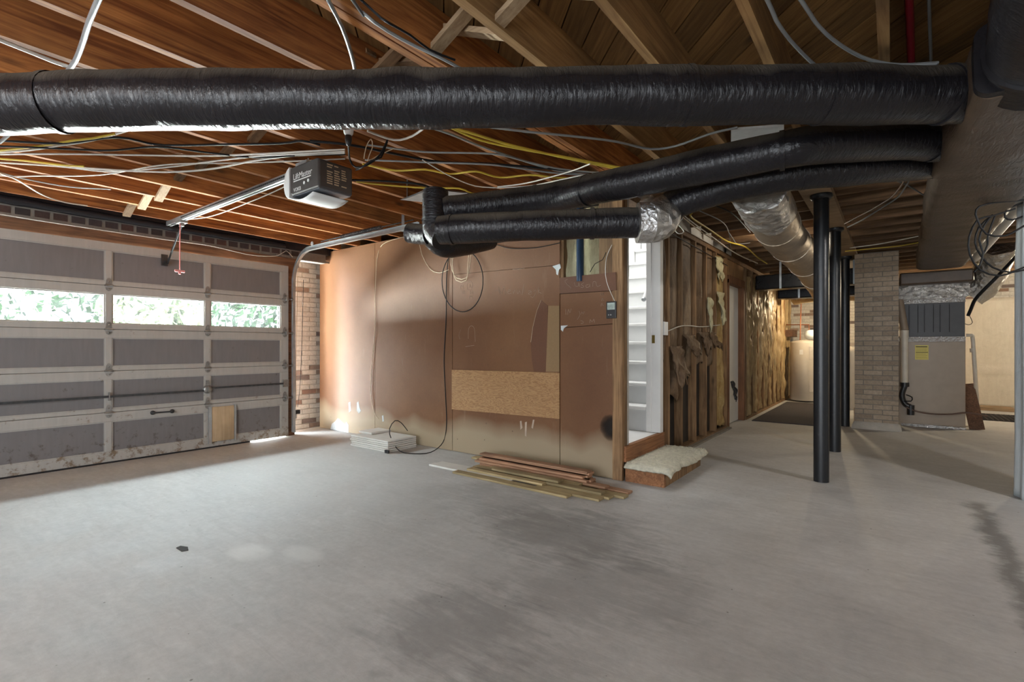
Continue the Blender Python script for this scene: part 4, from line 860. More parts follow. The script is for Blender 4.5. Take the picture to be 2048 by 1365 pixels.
# ------------------------------------------------------------------ black ducts
def duct(name, pts, r, label, mat='duct_wrap', lump=.085, step=.03, seg=28, bands=(), lf=3.2, cat='duct'):
    root = thing(name, pts[0], label, cat)
    P = smooth_pts(pts, step); o = MB().tube(P, r, seg, lump=lump, lf=lf, off=len(label)).build('sleeve', mat); adopt(root, o)
    for t_ in bands:
        i = int(t_*(len(P)-2)); d_ = (P[i+1]-P[i]).normalized(); c_ = P[i]; rr = r(t_) if callable(r) else r
        adopt(root, MB().tube([c_-d_*.012, c_-d_*.004, c_+d_*.004, c_+d_*.012], rr*1.045, 24).build('tape_band', 'duct_wrap'))
    return root
DA = pd(-620, 212, 2.17); DB = pd(1945, 190, 2.24)
duct('ceiling_duct', [DA, DA.lerp(DB, .12)+Vector((0, 0, -.006)), DA.lerp(DB, .3), DA.lerp(DB, .45)+Vector((0, 0, .004)), DA.lerp(DB, .62)+Vector((0, 0, .004)), DA.lerp(DB, .8)+Vector((0, 0, .006)), DB], .122, 'large black wrapped round duct crossing the whole ceiling, nearest the camera', bands=(.28, .78, .887, .985))
RX = Vector((-2.62, 2.53, 2.14))
D2 = [Vector((.22, 3.6, 2.265)), Vector((0, 3.38, 2.255)), pd(1640, 291, 2.62), pd(1575, 300, 2.62), pd(1480, 318, 2.75), pd(1230, 370, 3.15), pd(1080, 398, 3.6), pd(890, 420, 3.62)]
duct('branch_duct', D2, .098, 'black wrapped round duct sloping down from the trunk to the elbow, upper of the pair', bands=(.02, .30, .66, .8))
D3 = [Vector((.22, 3.98, 2.275)), pd(1720, 338, 2.92), pd(1560, 352, 2.98), pd(1400, 390, 3.2), pd(1330, 418, 3.3), pd(1302, 440, 3.3)]
duct('branch_duct', D3, .095, 'black wrapped round duct hidden just under the sloping one, ending at the silver elbow', bands=(.03, .5))
D4 = [pd(1300, 446, 3.25), pd(1200, 447, 3.25), pd(1000, 454, 3.3), pd(880, 461, 3.4)]
duct('branch_duct', D4, .098, 'black wrapped round duct running level from the silver elbow to the left', bands=(.28, .97))
el = thing('duct_elbow', pd(1310, 440, 3.25), 'crumpled silver foil elbow joining two black ducts', 'duct elbow')
E = smooth_pts([pd(1275, 446, 3.22), pd(1298, 445, 3.22), pd(1318, 440, 3.26), pd(1322, 425, 3.34), pd(1310, 412, 3.42)], .02)
adopt(el, MB().tube(E, .128, 24, lump=.12, lf=9).build('foil_wrap', 'foil'), MB().tube(E[:4], .13, 24, False, lump=.08, lf=9).build('tape_band', 'foil_tape'))
RT = pd(871, 384, 3.62); RB = pd(871, 466, 3.58)
rs = thing('duct_riser', RB, 'black wrapped elbow dropping from the grey ceiling boot', 'duct elbow')
adopt(rs, MB().tube(smooth_pts([RT, RT.lerp(RB, .5), RB+Vector((0, 0, .02)), RB+RD*.06+Vector((0, 0, -.05))-VD*.05], .025), .092, 24, lump=.05).build('sleeve', 'duct_wrap'))
Lc = pd(830, 468, 3.75)
adopt(rs, MB().tube([pd(818, 466, 3.72), pd(832, 468, 3.70), pd(860, 470, 3.62)], .074, 22, lump=.05).build('stub', 'duct_wrap'), MB().tube(smooth_pts([pd(868, 476, 3.62), pd(888, 492, 3.7), pd(930, 490, 3.9), pd(980, 478, 4.1)], .03), lambda t: .085, 20, lump=.04).build('lower_branch', 'duct_wrap'))
adopt(rs, MB().tube([RB+Vector((0, 0, .10)), RB+Vector((0, 0, .085))], .099, 24).build('tape_band', 'duct_wrap'))
bt = MB().loft([[pz(x, y, 2.452) for x, y in ((800, 400), (858, 376), (980, 390), (935, 414))], [pz(x, y, 2.43) for x, y in ((806, 400), (860, 379), (970, 391), (932, 411))]], True, False)
tag(bt.build('ceiling_boot', 'galv'), 'flat galvanised sheet metal boot on the joists above the black elbow', 'duct boot')
# ------------------------------------------------------------------ trunk on the right
def rrect(cx, cz, w_, h_, r_, y_, n=6):
    P = []
    for (sx_, sz_, a0) in ((1, 1, 0), (-1, 1, PI/2), (-1, -1, PI), (1, -1, 1.5*PI)):
        for k in range(n+1): a = a0+PI/2*k/n; P.append(Vector((cx+sx_*(w_/2-r_)+r_*math.cos(a), y_, cz+sz_*(h_/2-r_)+r_*math.sin(a))))
    out = []
    for i in range(len(P)):
        a, b_ = P[i], P[(i+1) % len(P)]; m_ = max(1, int((b_-a).length/.05))
        for k in range(m_): out.append(a.lerp(b_, k/m_))
    return out
tk2 = thing('trunk_duct', (.47, 5.7, 2.17), 'wide brown wrapped rectangular trunk duct running back to the furnace', 'duct')
def trunk(y0, y1, cx, w_, zb, h_, dz=0, r_=.05, tap=0):
    rings = []; n = max(1, int((y1-y0)/.05))
    base = rrect(0, 0, w_, h_, r_, 0)
    for i in range(n+1):
        y_ = y0+(y1-y0)*i/n; ring = []
        for p_ in base:
            q_ = Vector((cx+p_.x+(tap*(1-i/n) if p_.x < 0 else 0), y_, zb+h_/2+p_.z)); s_ = .010*noise.noise(q_*5)+.004*noise.noise(Vector((q_.x*3, q_.y*30, q_.z*3)))
            if p_.z < 0: q_.z -= .02*max(0, 1-abs(p_.x)/(w_/2))*(.6+.4*noise.noise(Vector((0, y_*1.5, 0))))
            ring.append(q_+Vector((p_.x, 0, p_.z)).normalized()*s_)
        rings.append(ring)
    return MB().loft(rings)
adopt(tk2, trunk(3.9, 5.6, .47, .52, 2.17, .27).build('trunk_section', 'trunk_wrap'), trunk(5.615, 7.1, .485, .51, 2.175, .265).build('trunk_section', 'trunk_wrap'), trunk(7.115, 8.65, .50, .49, 2.175, .265).build('trunk_section', 'trunk_wrap'), trunk(2.75, 3.885, .47, .58, 2.14, .29, tap=.085).build('plenum_section', 'trunk_wrap'), trunk(2.70, 2.748, .51, .50, 2.145, .28).build('end_wrap', 'duct_wrap'))
duct('branch_duct', [Vector((.475, 2.85, 2.27)), Vector((.465, 2.65, 2.275)), Vector((.42, 2.0, 2.28)), Vector((.37, 1.2, 2.28)), Vector((.30, .2, 2.28)), Vector((.2, -1.2, 2.28))], .185, 'large black wrapped round duct leaving the trunk towards the camera overhead', bands=(.06,))
# wrapped flex duct over hall
fd = thing('flex_duct', (-.7, 4.0, 2.1), 'big silver flexible duct sagging along the hall ceiling beside the posts', 'flexible duct')
FP = smooth_pts([(-.70, 3.62, 2.2), (-.72, 4.05, 2.14), (-.735, 4.8, 2.09), (-.745, 5.8, 2.08), (-.77, 7.0, 2.06), (-.82, 8.4, 2.02), (-.84, 8.98, 1.99)], .05)
adopt(fd, MB().tube(FP, .165, 28, lump=.05, lf=4).build('sleeve', 'flex'))
n0 = 10
adopt(fd, MB().tube(FP[:n0], lambda t: .172, 28, lump=.14, lf=9).build('foil_end', 'foil'))
for k in (16, 30, 52, 75):
    if k < len(FP)-2: d_ = (FP[k+1]-FP[k]).normalized(); adopt(fd, MB().tube([FP[k]-d_*.01, FP[k]+d_*.01], .171, 26).build('strap_band', 'flex'))
# ------------------------------------------------------------------ furnace area
YF = 9.2
fu = thing('furnace', (.44, YF+.3, 0), 'tan air handler cabinet topped by a dark grey box, right of the pillar', 'furnace')
adopt(fu, MB().box((.075, YF, .035), (.80, YF+.6, 1.215)).build('lower_cabinet', 'furnace_tan', bevel=.006))
adopt(fu, MB().box((.07, YF-.004, .0), (.805, YF+.6, .035)).build('base_strip', 'foil_tape'), MB().box((.075, YF-.006, 1.215), (.80, YF+.6, 1.285)).build('tape_strip', 'foil_tape'))
cb_ = MB().box((.09, YF+.01, 1.285), (.795, YF+.6, 1.76)); 
for k in range(3): x_ = .19+k*.17; cb_.box((x_, YF+.002, 1.35), (x_+.012, YF+.012, 1.74)); cb_.box((x_+.10, YF+.004, 1.35), (x_+.108, YF+.012, 1.74))
adopt(fu, cb_.build('coil_box', 'furnace_gray', bevel=.004), MB().box((.085, YF+.0, 1.76), (.80, YF+.6, 1.83)).build('tape_strip', 'foil_tape'))
adopt(fu, trunk(YF-.10, YF+.6, .44, .80, 1.83, .19, 0, .04).build('plenum', 'foil'), MB().box((.085, YF-.3, 2.01), (.86, YF+.6, 2.18)).build('plenum_boot', 'trunk_wrap', bevel=.02))
la, lb = pY(1830, 691, YF), pY(1857, 720, YF)
lab = MB().box((la.x, YF-.002, lb.z), (lb.x, YF-.0005, la.z)).build('energy_label', 'yellow_label'); adopt(fu, lab)
mb = MB(); hh = la.z-lb.z; ww = lb.x-la.x
for t_, w2, th_ in ((.08, .85, .06), (.26, .8, .015), (.36, .8, .015), (.47, .9, .04), (.60, .75, .012), (.70, .85, .012), (.80, .8, .012), (.88, .85, .012)):
    mb.box((la.x+ww*.06, YF-.0028, la.z-hh*(t_+th_)), (la.x+ww*(.06+w2), YF-.002, la.z-hh*t_))
under(lab, mb.build('label_print', 'ink'))
pp = thing('condensate_pipe', (.06, YF-.09, .3), 'cream plastic condensate pipe with a black trap beside the furnace', 'pipe')
xp = pY(1809, 700, YF-.09).x
adopt(pp, MB().tube([(xp, YF-.09, .62), (xp, YF-.09, 1.36)], .043, 16).build('pipe', 'pvc'), MB().tube([(xp, YF-.09, 1.28), (xp, YF-.09, 1.38)], .050, 16).build('coupling', 'pvc'), MB().tube(smooth_pts([(xp, YF-.09, 1.38), (xp-.03, YF-.06, 1.6), (xp-.06, YF-.02, 1.85)], .05), .05, 14).build('upper_sleeve', 'furnace_tan'))
adopt(pp, MB().tube([(xp, YF-.09, .63), (xp, YF-.09, .57)], .054, 16).tube(smooth_pts([(xp, YF-.09, .58), (xp-.03, YF-.09, .45), (xp+.0, YF-.09, .33), (xp+.07, YF-.09, .28)], .02), .036, 12).tube([(xp+.07, YF-.09, .31), (xp+.07, YF-.09, .17)], .042, 14).build('trap', 'black_plastic'))
P_ = lambda px, py: pY(px, py, YF-.12)
cable('drain_hose', [P_(1812, 815), P_(1835, 824), P_(1870, 829), P_(1905, 829), P_(1935, 826), P_(1975, 833)], .011, 'w_brown', 'reddish brown hose slung across the front of the furnace', 'hose')
cable('trap_cord', [P_(1812, 790), P_(1824, 795), P_(1822, 803), P_(1806, 803), P_(1812, 812)], .008, 'w_black', 'black cord looped around the condensate trap', 'cord')
fx = thing('flex_duct', pd(1980, 520, 6.9), 'crumpled silver flexible duct dropping into the right side of the furnace plenum', 'flexible duct')
FQ = smooth_pts([pd(1996, 490, 6.6), pd(1992, 510, 6.7), pd(1982, 540, 6.85), pd(1964, 572, 7.0), pd(1940, 590, 7.1)], .03)
adopt(fx, MB().tube(FQ, .19, 26, lump=.12, lf=7).build('sleeve', 'foil'), MB().tube(FQ[:7], .198, 26, lump=.15, lf=9).build('foil_end', 'foil'))
# refrigerant line + sleeve
cable('line_set', [pd(2040, 505, 6.4), pd(1998, 550, 6.4), pd(1966, 582, 6.5), pd(1950, 600, 6.6), pd(1942, 618, 6.7), pd(1936, 632, 6.75)], .02, 'w_black', 'thick black insulated line bending down beside the furnace', 'pipe')
cable('thin_wire', [pd(1938, 630, 6.75), pd(1945, 645, 6.7), pd(1938, 650, 6.7), pd(1930, 648, 6.8)], .004, 'w_black', 'thin black wire loop beside the coil box', 'wire')
pv = thing('drain_riser', (pY(1957, 850, 9.4).x, 9.4, 0), 'slim cream plastic pipe leaning right of the furnace', 'pipe')
adopt(pv, MB().tube([pY(1932, 671, 9.35), pY(1945, 671, 9.35)], .022, 10).tube(smooth_pts([pY(1943, 671, 9.35), pY(1946, 680, 9.36), pY(1951, 760, 9.38), pz(1957, 850, .01)], .1), .024, 12).build('pipe', 'pvc'), MB().tube([pY(1945, 697, 9.36), pY(1946, 705, 9.36)], .032, 12).build('coupling', 'pvc'))
ba = pz(1950, 862, 0)
tag(MB().bar((.93, YF+.12, .0), (.83, YF+.25, .62), .16, .015, (0, 1, 0)).build('scrap_board', 'header'), 'dark scrap board leaning against the right side of the furnace', 'board')
mb = MB(); ga = Vector((1.0, 10.6, .004))
for k in range(13): mb.box((ga.x+k*.06, ga.y, .0), (ga.x+k*.06+.012, ga.y+1.0, .012))
for k in range(13): mb.box((ga.x, ga.y+k*.08, .0), (ga.x+.74, ga.y+k*.08+.014, .012))
tag(mb.build('floor_grate', 'rug_dark'), 'dark lattice mat on the floor right of the furnace', 'mat')
tag(MB().box((.6, 12.2, 0), (1.7, 12.6, .06)).build('wood_plank', 'brace'), 'pale plank lying at the foot of the plastic covered wall', 'plank')
vb = MB().sheet(lambda u, v: Vector((.2+4.0*u, YB-.06-.03*noise.noise(Vector((u*7, v*3, 5)))-(.03 if abs(v-.33) < .02 else 0), .0+2.06*v)), 60, 30)
tag(vb.build('vapor_barrier', 'vapor', solid=.004), 'cream plastic sheet covering the lower far brick wall', 'plastic sheet')
# vent pipe at right
q0, q1 = Vector((.80, 3.2, 2.34)), Vector((.86, 8.9, 2.32))
tag(MB().tube([q0, q0.lerp(q1, .5), q1], .062, 20).build('vent_pipe', 'white_plastic'), 'white plastic vent pipe running along the right side of the trunk duct', 'pipe')
# plastic wrapped column
def pc(u, v):
    a = -PI*.2+2*PI*u; r_ = (.22)*(1+.05*math.sin(a*9+v)+.05*noise.noise(Vector((math.cos(a)*2, math.sin(a)*2, v*2))))+.05*max(0, .2-v)**1.2-.05*max(0, v-.8)
    return Vector((.985+r_*math.cos(a), 5.38+r_*math.sin(a), 2.25*v))
mb = MB().sheet(pc, 72, 30)
tag(mb.build('plastic_wrapped_column', 'poly', solid=.004), 'bluish white plastic sheet wrapped around a column at the right edge', 'column')
for i, L in enumerate(([(2048, 452), (2010, 472), (1972, 468), (1955, 440), (1952, 420), (1975, 408), (2048, 400)], [(2048, 535), (2000, 552), (1960, 540), (1940, 510), (1938, 475), (1955, 440), (1985, 432), (2030, 418)], [(1985, 430), (1968, 452), (1958, 480), (1966, 505), (1960, 530), (1948, 545)], [(1990, 432), (1976, 470), (1975, 490), (1966, 510)], [(2048, 540), (2020, 545), (1985, 535), (1962, 512), (1950, 485), (1958, 455), (1985, 430)], [(2048, 405), (2015, 418), (2010, 435), (2025, 440), (2048, 432)])):
    cable('loose_cable', [pd(x, y, 3.5+.05*i) for x, y in L], .0065, 'w_black', ['black cable looping lowest left of the white column', 'black cable making the widest loop beside the silver duct', 'black cable hanging straight down before the silver duct', 'short black cable tail dangling beside the white vent pipe', 'black cable drooping towards the white column', 'small black cable loop at the right edge above the vent pipe'][i], group='loose black cables by the white column')
# water heater
whx = pY(1607, 700, 12.0); wc = Vector((whx.x+.02, 12.0, 0))
wh = thing('water_heater', wc, 'tall cream electric water heater before the white brick wall', 'water heater')
adopt(wh, MB().lathe([(.255, .03), (.265, .05), (.265, 1.22), (.25, 1.25), (.05, 1.285)], wc, 36).build('tank', 'tank'))
dirw = (Vector((0, 0, 0))-wc); dirw.z = 0; dirw.normalize(); sdw = Vector((-dirw.y, dirw.x, 0))
def onT(a, z, r_=.268): d_ = dirw*math.cos(a)+sdw*math.sin(a); return wc+d_*r_+Vector((0, 0, z))
def tpanel(a0, a1, z0, z1, name, mat, r_=.272):
    rings = [[onT(a, z, rr_) for rr_, z in ((.264, z0), (r_, z0), (r_, z1), (.264, z1))] for a in [a0+(a1-a0)*k/6 for k in range(7)]]
    adopt(wh, MB().loft(rings, True, False).build(name, mat))
tpanel(.30, .62, .88, 1.14, 'access_panel', 'tank_panel'); tpanel(.30, .62, .22, .46, 'access_panel', 'tank_panel'); tpanel(.22, .62, .54, .66, 'rating_label', 'tank_panel', .267); tpanel(-.35, -.1, .98, 1.08, 'brand_badge', 'paper_white', .267)
adopt(wh, MB().tube(smooth_pts([wc+Vector((-.08, 0, 1.28)), wc+Vector((-.08, .05, 1.7)), wc+Vector((-.08, .2, 2.3))], .1), .011, 8).tube([wc+Vector((.08, 0, 1.28)), wc+Vector((.08, 0, 1.6)), wc+Vector((-.5, .25, 1.62))], .011, 8).build('supply_pipe', 'copper'))
tag(MB().lathe([(.05, 0), (.11, .03), (.13, .1), (.09, .18), (.03, .2)], wc+Vector((.12, 0, 1.29)), 16).build('plastic_bundle', 'poly'), 'crumpled plastic bundle on top of the cream water heater', 'bundle')
w2 = pY(1686, 700, 11.2)
t2 = thing('storage_tank', (w2.x+.02, 11.2, 0), 'white tank glimpsed between the second and third posts', 'tank'); adopt(t2, MB().lathe([(.22, 0), (.23, .02), (.23, 1.02), (.18, 1.12), (.05, 1.16)], (w2.x+.02, 11.2, 0), 28).build('tank_body', 'tank'), MB().lathe([(.05, 1.16), (.05, 1.22)], (w2.x+.02, 11.2, 0), 14).build('tank_neck', 'zinc'))
tag(MB().box((-1.72, 8.35, 0), (-.62, 11.6, .012)).build('area_rug', 'rug'), 'dark grey rug on the hall floor before the water heater', 'rug')
# ------------------------------------------------------------------ pipes and cables overhead
def zc_(L, z):
    P = [pz(x, y, z+random.uniform(-.004, .004)) for x, y in L]
    for a, b_ in ((0, 1), (-1, -2)):
        if not -9 < L[a][0] < 2060 or L[a][1] < -9:
            d_ = P[a]-P[b_]; d_.z = 0; e_ = P[a]+d_.normalized()*1.3; e_.x = max(e_.x, -6.0); P.insert(0, e_) if a == 0 else P.append(e_)
    return P
cable('red_pipe', zc_([(1812, -60), (1818, 0), (1822, 110)], 2.6)+[pz(1823, 130, 2.6)], .016, 'red_pipe', 'red plastic water pipe under the subfloor boards', 'pipe')
cable('gray_pipe', zc_([(1858, -40), (1858, 0), (1862, 120)], 2.62), .007, 'w_gray', 'thin grey pipe beside the red pipe overhead', 'pipe')
cable('conduit', [pz(205, -20, 2.46), pz(178, 45, 2.44), pz(168, 78, 2.435), pz(152, 120, 2.42), pz(133, 146, 2.41), pz(95, 200, 2.41), pz(0, 285, 2.42)], .011, 'galv', 'bent steel conduit crossing behind the large duct near the garage door corner', 'conduit')
cable('conduit', [pz(640, -30, 2.44), pz(672, 30, 2.44), pz(692, 75, 2.44), pz(711, 150, 2.43), pz(716, 250, 2.43)], .009, 'galv', 'straight steel conduit crossing the joists above the opener', 'conduit')
cable('conduit', [pz(-30, 68, 2.43), pz(70, 108, 2.43), pz(145, 136, 2.43), pz(240, 152, 2.43)], .009, 'w_white', 'white pipe under the joists meeting the bent conduit', 'conduit')
overhead = [
 ('w_gray', .008, 2.44, [(1525, -20), (1558, 50), (1600, 102), (1650, 146), (1700, 168), (1742, 163), (1790, 136), (1872, 128)], 'grey cable sagging lowest across the large duct'),
 ('w_gray', .008, 2.45, [(1588, -20), (1640, 55), (1690, 96), (1740, 120), (1800, 130), (1876, 126)], 'grey cable sagging above the large duct, upper of two'),
 ('w_gray', .007, 2.455, [(695, -15), (725, 25), (775, 62), (830, 92), (880, 115), (945, 150)], 'grey cable following a joist above the large duct'),
 ('w_black', .005, 2.455, [(712, -10), (760, 35), (820, 70), (860, 100), (910, 120)], 'dark thin cable beside the grey one along the joist'),
 ('w_white', .007, 2.45, [(-20, 306), (60, 300), (120, 291), (173, 283), (225, 270), (265, 258)], 'white cable rising to the duct at the far left'),
 ('w_yellow', .007, 2.45, [(-20, 303), (80, 292), (150, 281), (185, 277), (230, 268)], 'yellow cable beside the white one at the far left'),
 ('w_white', .006, 2.445, [(-20, 309), (120, 308), (250, 310), (400, 312), (520, 308), (612, 303), (690, 299)], 'long white cable running level towards the opener'),
 ('w_black', .007, 2.448, [(-20, 281), (120, 287), (235, 275), (320, 290), (450, 289), (560, 287), (605, 282), (640, 290)], 'long wavy black cable over the left joists'),
 ('w_white', .006, 2.446, [(-20, 324), (120, 333), (220, 343), (340, 334), (430, 322), (520, 312), (600, 308), (690, 303)], 'white cable dipping in the middle of the left joists'),
 ('w_black', .006, 2.444, [(-20, 292), (110, 297), (220, 301), (315, 294), (420, 306), (510, 315), (600, 311), (690, 309)], 'black cable crossing the long wavy black one'),
 ('w_yellow', .007, 2.446, [(-20, 316), (70, 324), (130, 331), (168, 333)], 'short yellow cable at the far left below the white ones'),
 ('w_white', .007, 2.442, [(150, 335), (260, 342), (350, 344), (430, 337), (505, 322), (570, 313), (612, 310), (690, 306)], 'white cable with the lowest sag left of the opener'),
 ('w_gray', .005, 2.45, [(-20, 340), (60, 360), (140, 374), (222, 379)], 'thin grey wire curving above the garage door'),
 ('w_white', .006, 2.43, [(-20, 340), (30, 358), (85, 390), (130, 405), (175, 412)], 'white wire sagging to the garage door header'),
 ('w_white', .005, 2.42, [(368, 440), (425, 432), (505, 402), (560, 378), (608, 352)], 'white wire following the opener rail'),
 ('w_white', .005, 2.45, [(-20, 350), (80, 352), (200, 350), (330, 330), (470, 326), (600, 322), (690, 318)], 'faint white wire under the other left cables'),
 ('w_yellow', .008, 2.45, [(880, 250), (935, 264), (1010, 287), (1100, 309), (1160, 322), (1236, 338)], 'upper bright yellow cable right of the opener'),
 ('w_yellow', .007, 2.446, [(890, 250), (960, 280), (1040, 298), (1130, 314), (1240, 335)], 'second bright yellow cable just under the upper one'),
 ('w_yellow', .007, 2.447, [(725, 328), (790, 341), (850, 339), (900, 348), (952, 343), (1000, 355), (1060, 350), (1110, 355), (1170, 358)], 'wavy yellow cable level with the opener'),
 ('w_yellow', .007, 2.44, [(712, 363), (760, 369), (850, 376), (918, 377), (945, 387), (975, 389), (1010, 384)], 'yellow cable crossing the grey ceiling boot'),
 ('w_black', .008, 2.445, [(620, 282), (700, 290), (790, 308), (880, 324), (980, 328), (1080, 336), (1180, 345)], 'thick black cable passing behind the opener'),
 ('w_black', .008, 2.438, [(700, 360), (780, 363), (845, 370), (880, 384), (930, 397), (985, 400)], 'black cable running over the grey ceiling boot'),
 ('w_gray', .007, 2.448, [(845, 250), (900, 268), (960, 292), (1030, 316), (1110, 340), (1180, 350)], 'grey cable slanting right of the opener'),
 ('w_gray', .007, 2.45, [(960, 252), (1060, 264), (1150, 273), (1230, 283), (1300, 298), (1352, 292), (1420, 268), (1475, 255)], 'grey cable swagging under the large duct'),
 ('w_gray', .006, 2.442, [(735, 290), (850, 304), (985, 308), (1060, 325), (1120, 338), (1200, 346)], 'grey cable from the opener to the right bundle'),
 ('w_white', .007, 2.44, [(735, 262), (775, 277), (800, 280), (825, 272), (846, 258)], 'white cable hooping up to the large duct beside the lamp holder'),
 ('w_gray', .006, 2.44, [(730, 320), (860, 325), (985, 330), (1100, 345), (1190, 352)], 'dull grey cable under the thick black one'),
 ('w_white', .005, 2.43, [(995, 374), (1050, 367), (1110, 352), (1150, 340), (1180, 328)], 'thin white wire fanning above the sloping duct, upper one'),
 ('w_white', .005, 2.425, [(995, 376), (1060, 372), (1120, 360), (1175, 350), (1240, 352)], 'thin white wire fanning above the sloping duct, lower one'),
 ('w_white', .004, 2.435, [(845, 320), (900, 352), (950, 372), (995, 376)], 'thin white wire dropping to a joist staple'),
 ('w_yellow', .009, 2.44, [(1372, 395), (1385, 408), (1392, 418), (1382, 428), (1384, 436), (1420, 460), (1455, 483), (1490, 494), (1515, 515), (1534, 528)], 'yellow cable twisting along the top of the hall studs'),
 ('w_yellow', .008, 2.45, [(1376, 396), (1430, 394), (1455, 399), (1478, 415), (1492, 442), (1506, 460), (1520, 478), (1534, 500), (1550, 505), (1566, 502)], 'yellow cable snaking over the hall joists'),
 ('w_white', .006, 2.43, [(1352, 418), (1385, 445), (1430, 478), (1470, 506), (1515, 527)], 'white cable along the hall wall top plate'),
 ('w_cream', .006, 2.43, [(1360, 430), (1400, 462), (1440, 488), (1480, 512), (1512, 526)], 'cream cable along the hall wall top plate'),
 ('w_black', .007, 2.45, [(1396, 400), (1440, 415), (1470, 432), (1500, 465)], 'black cable over the hall joists'),
 ('w_gray', .005, 2.45, [(1395, 420), (1444, 444), (1458, 468), (1462, 500)], 'grey wire dropping between the hall joists'),
 ('w_gray', .005, 2.45, [(1458, 466), (1465, 476), (1475, 488), (1500, 486)], 'short grey wire stub among the hall joists'),
 ('w_gray', .007, 2.42, [(1826, 345), (1812, 372), (1795, 395), (1760, 418), (1725, 440), (1695, 455)], 'grey cable slanting from the trunk duct to the second post'),
 ('w_brown', .007, 2.42, [(1818, 345), (1805, 368), (1785, 393), (1750, 416), (1712, 436), (1690, 448)], 'brown cable slanting beside the grey one near the posts'),
 ('w_gray', .006, 2.44, [(1700, 346), (1770, 358), (1805, 366), (1850, 392)], 'grey wire crossing the hall joists behind the black ducts'),
 ('w_yellow', .007, 2.43, [(1690, 503), (1750, 497), (1800, 492), (1845, 484)], 'yellow cable over the top of the brick pillar'),
 ('w_white', .007, 2.44, [(1700, 496), (1760, 488), (1850, 470)], 'white cable over the top of the brick pillar'),
]
for mat_, r_, z_, L, lab_ in overhead:
    cable('overhead_cable', zc_(L, z_), r_, mat_, lab_+', stapled under the joists' if len(lab_.split()) < 9 else lab_, group='cables under the joists')
for i, L in enumerate(([(1345, 436), (1352, 444), (1362, 455), (1368, 464), (1358, 468), (1350, 460), (1356, 450), (1366, 436)], [(1340, 440), (1330, 450), (1338, 462), (1348, 455), (1340, 440)], [(1335, 428), (1348, 432), (1356, 442), (1346, 450), (1334, 446)])):
    cable('wire_tangle', [pd(x, y, 3.9) for x, y in L], .004, 'w_white', ['white wire loop hanging below the silver elbow, lowest one', 'small white wire curl against the silver elbow', 'white wire curl highest beside the silver elbow'][i], 'wire')
cable('hall_wire', [pX(1338, 465, XH+.02), pX(1370, 483, XH+.02), pX(1400, 500, XH+.02), pX(1430, 517, XH+.02), pX(1455, 532, XH+.02)], .006, 'w_black', 'black cable tacked slanting across the upper hall studs')
cable('header_wire', [pX(-30, 424, XD+.03), pX(120, 448, XD+.03), pX(320, 478, XD+.03), pX(420, 492, XD+.03), pX(500, 510, XD+.03), pX(555, 512, XD+.03), pX(572, 502, XD+.02), pX(590, 520, XD-.1)], .004, 'w_white', 'thin white wire along the garage door header', 'wire')
cable('sensor_wire', [pX(596, 520, -6.2), pX(594, 620, -6.2), pX(592, 720, -6.2), pX(592, 815, -6.2)], .004, 'w_cream', 'cream sensor wire down the jamb beside the garage door', 'wire')
cable('sensor_wire', [pX(607, 560, -6.4), pX(604, 680, -6.4), pX(600, 770, -6.4), pX(595, 815, -6.35)], .004, 'w_black', 'black sensor wire down the brick pier', 'wire')
sp = pX(592, 824, -6.15); se = thing('safety_sensor', sp, 'small black safety sensor at the foot of the door track', 'sensor')
adopt(se, MB().box((sp.x-.02, sp.y-.03, sp.z-.03), (sp.x+.02, sp.y+.05, sp.z+.02)).build('housing', 'black_plastic', bevel=.005), MB().box((sp.x-.015, sp.y-.005, sp.z-.09), (sp.x-.01, sp.y+.015, sp.z-.03)).build('bracket', 'zinc'))
qa = [pz(x, y, 2.452) for x, y in ((1462, 258), (1568, 250), (1568, 300), (1462, 322))]
tag(MB().prism([(p_.x, p_.y) for p_ in qa], 2.444, 2.458).build('ceiling_board', 'paper_white'), 'white board under the joists, glimpsed between the black ducts', 'board')
qs = pz(813, 398, 2.452)
mb = MB(); mb.box((qs.x-.016, qs.y-.002, 2.452), (qs.x+.016, qs.y, 2.62))
tag(mb.build('hanger_strap', 'galv'), 'steel strap holding the grey ceiling boot', 'strap')
patch([(1040, 843), (1043, 842), (1045, 856), (1041, 860)], 'small pale paint drip under the left of the plywood patch', 'chalk')
patch([(1050, 845), (1054, 844), (1053, 874), (1050, 872)], 'longest pale paint drip under the plywood patch', 'chalk')
patch([(1066, 840), (1069, 840), (1066, 858), (1063, 856)], 'short pale paint drip under the right of the plywood patch', 'chalk')
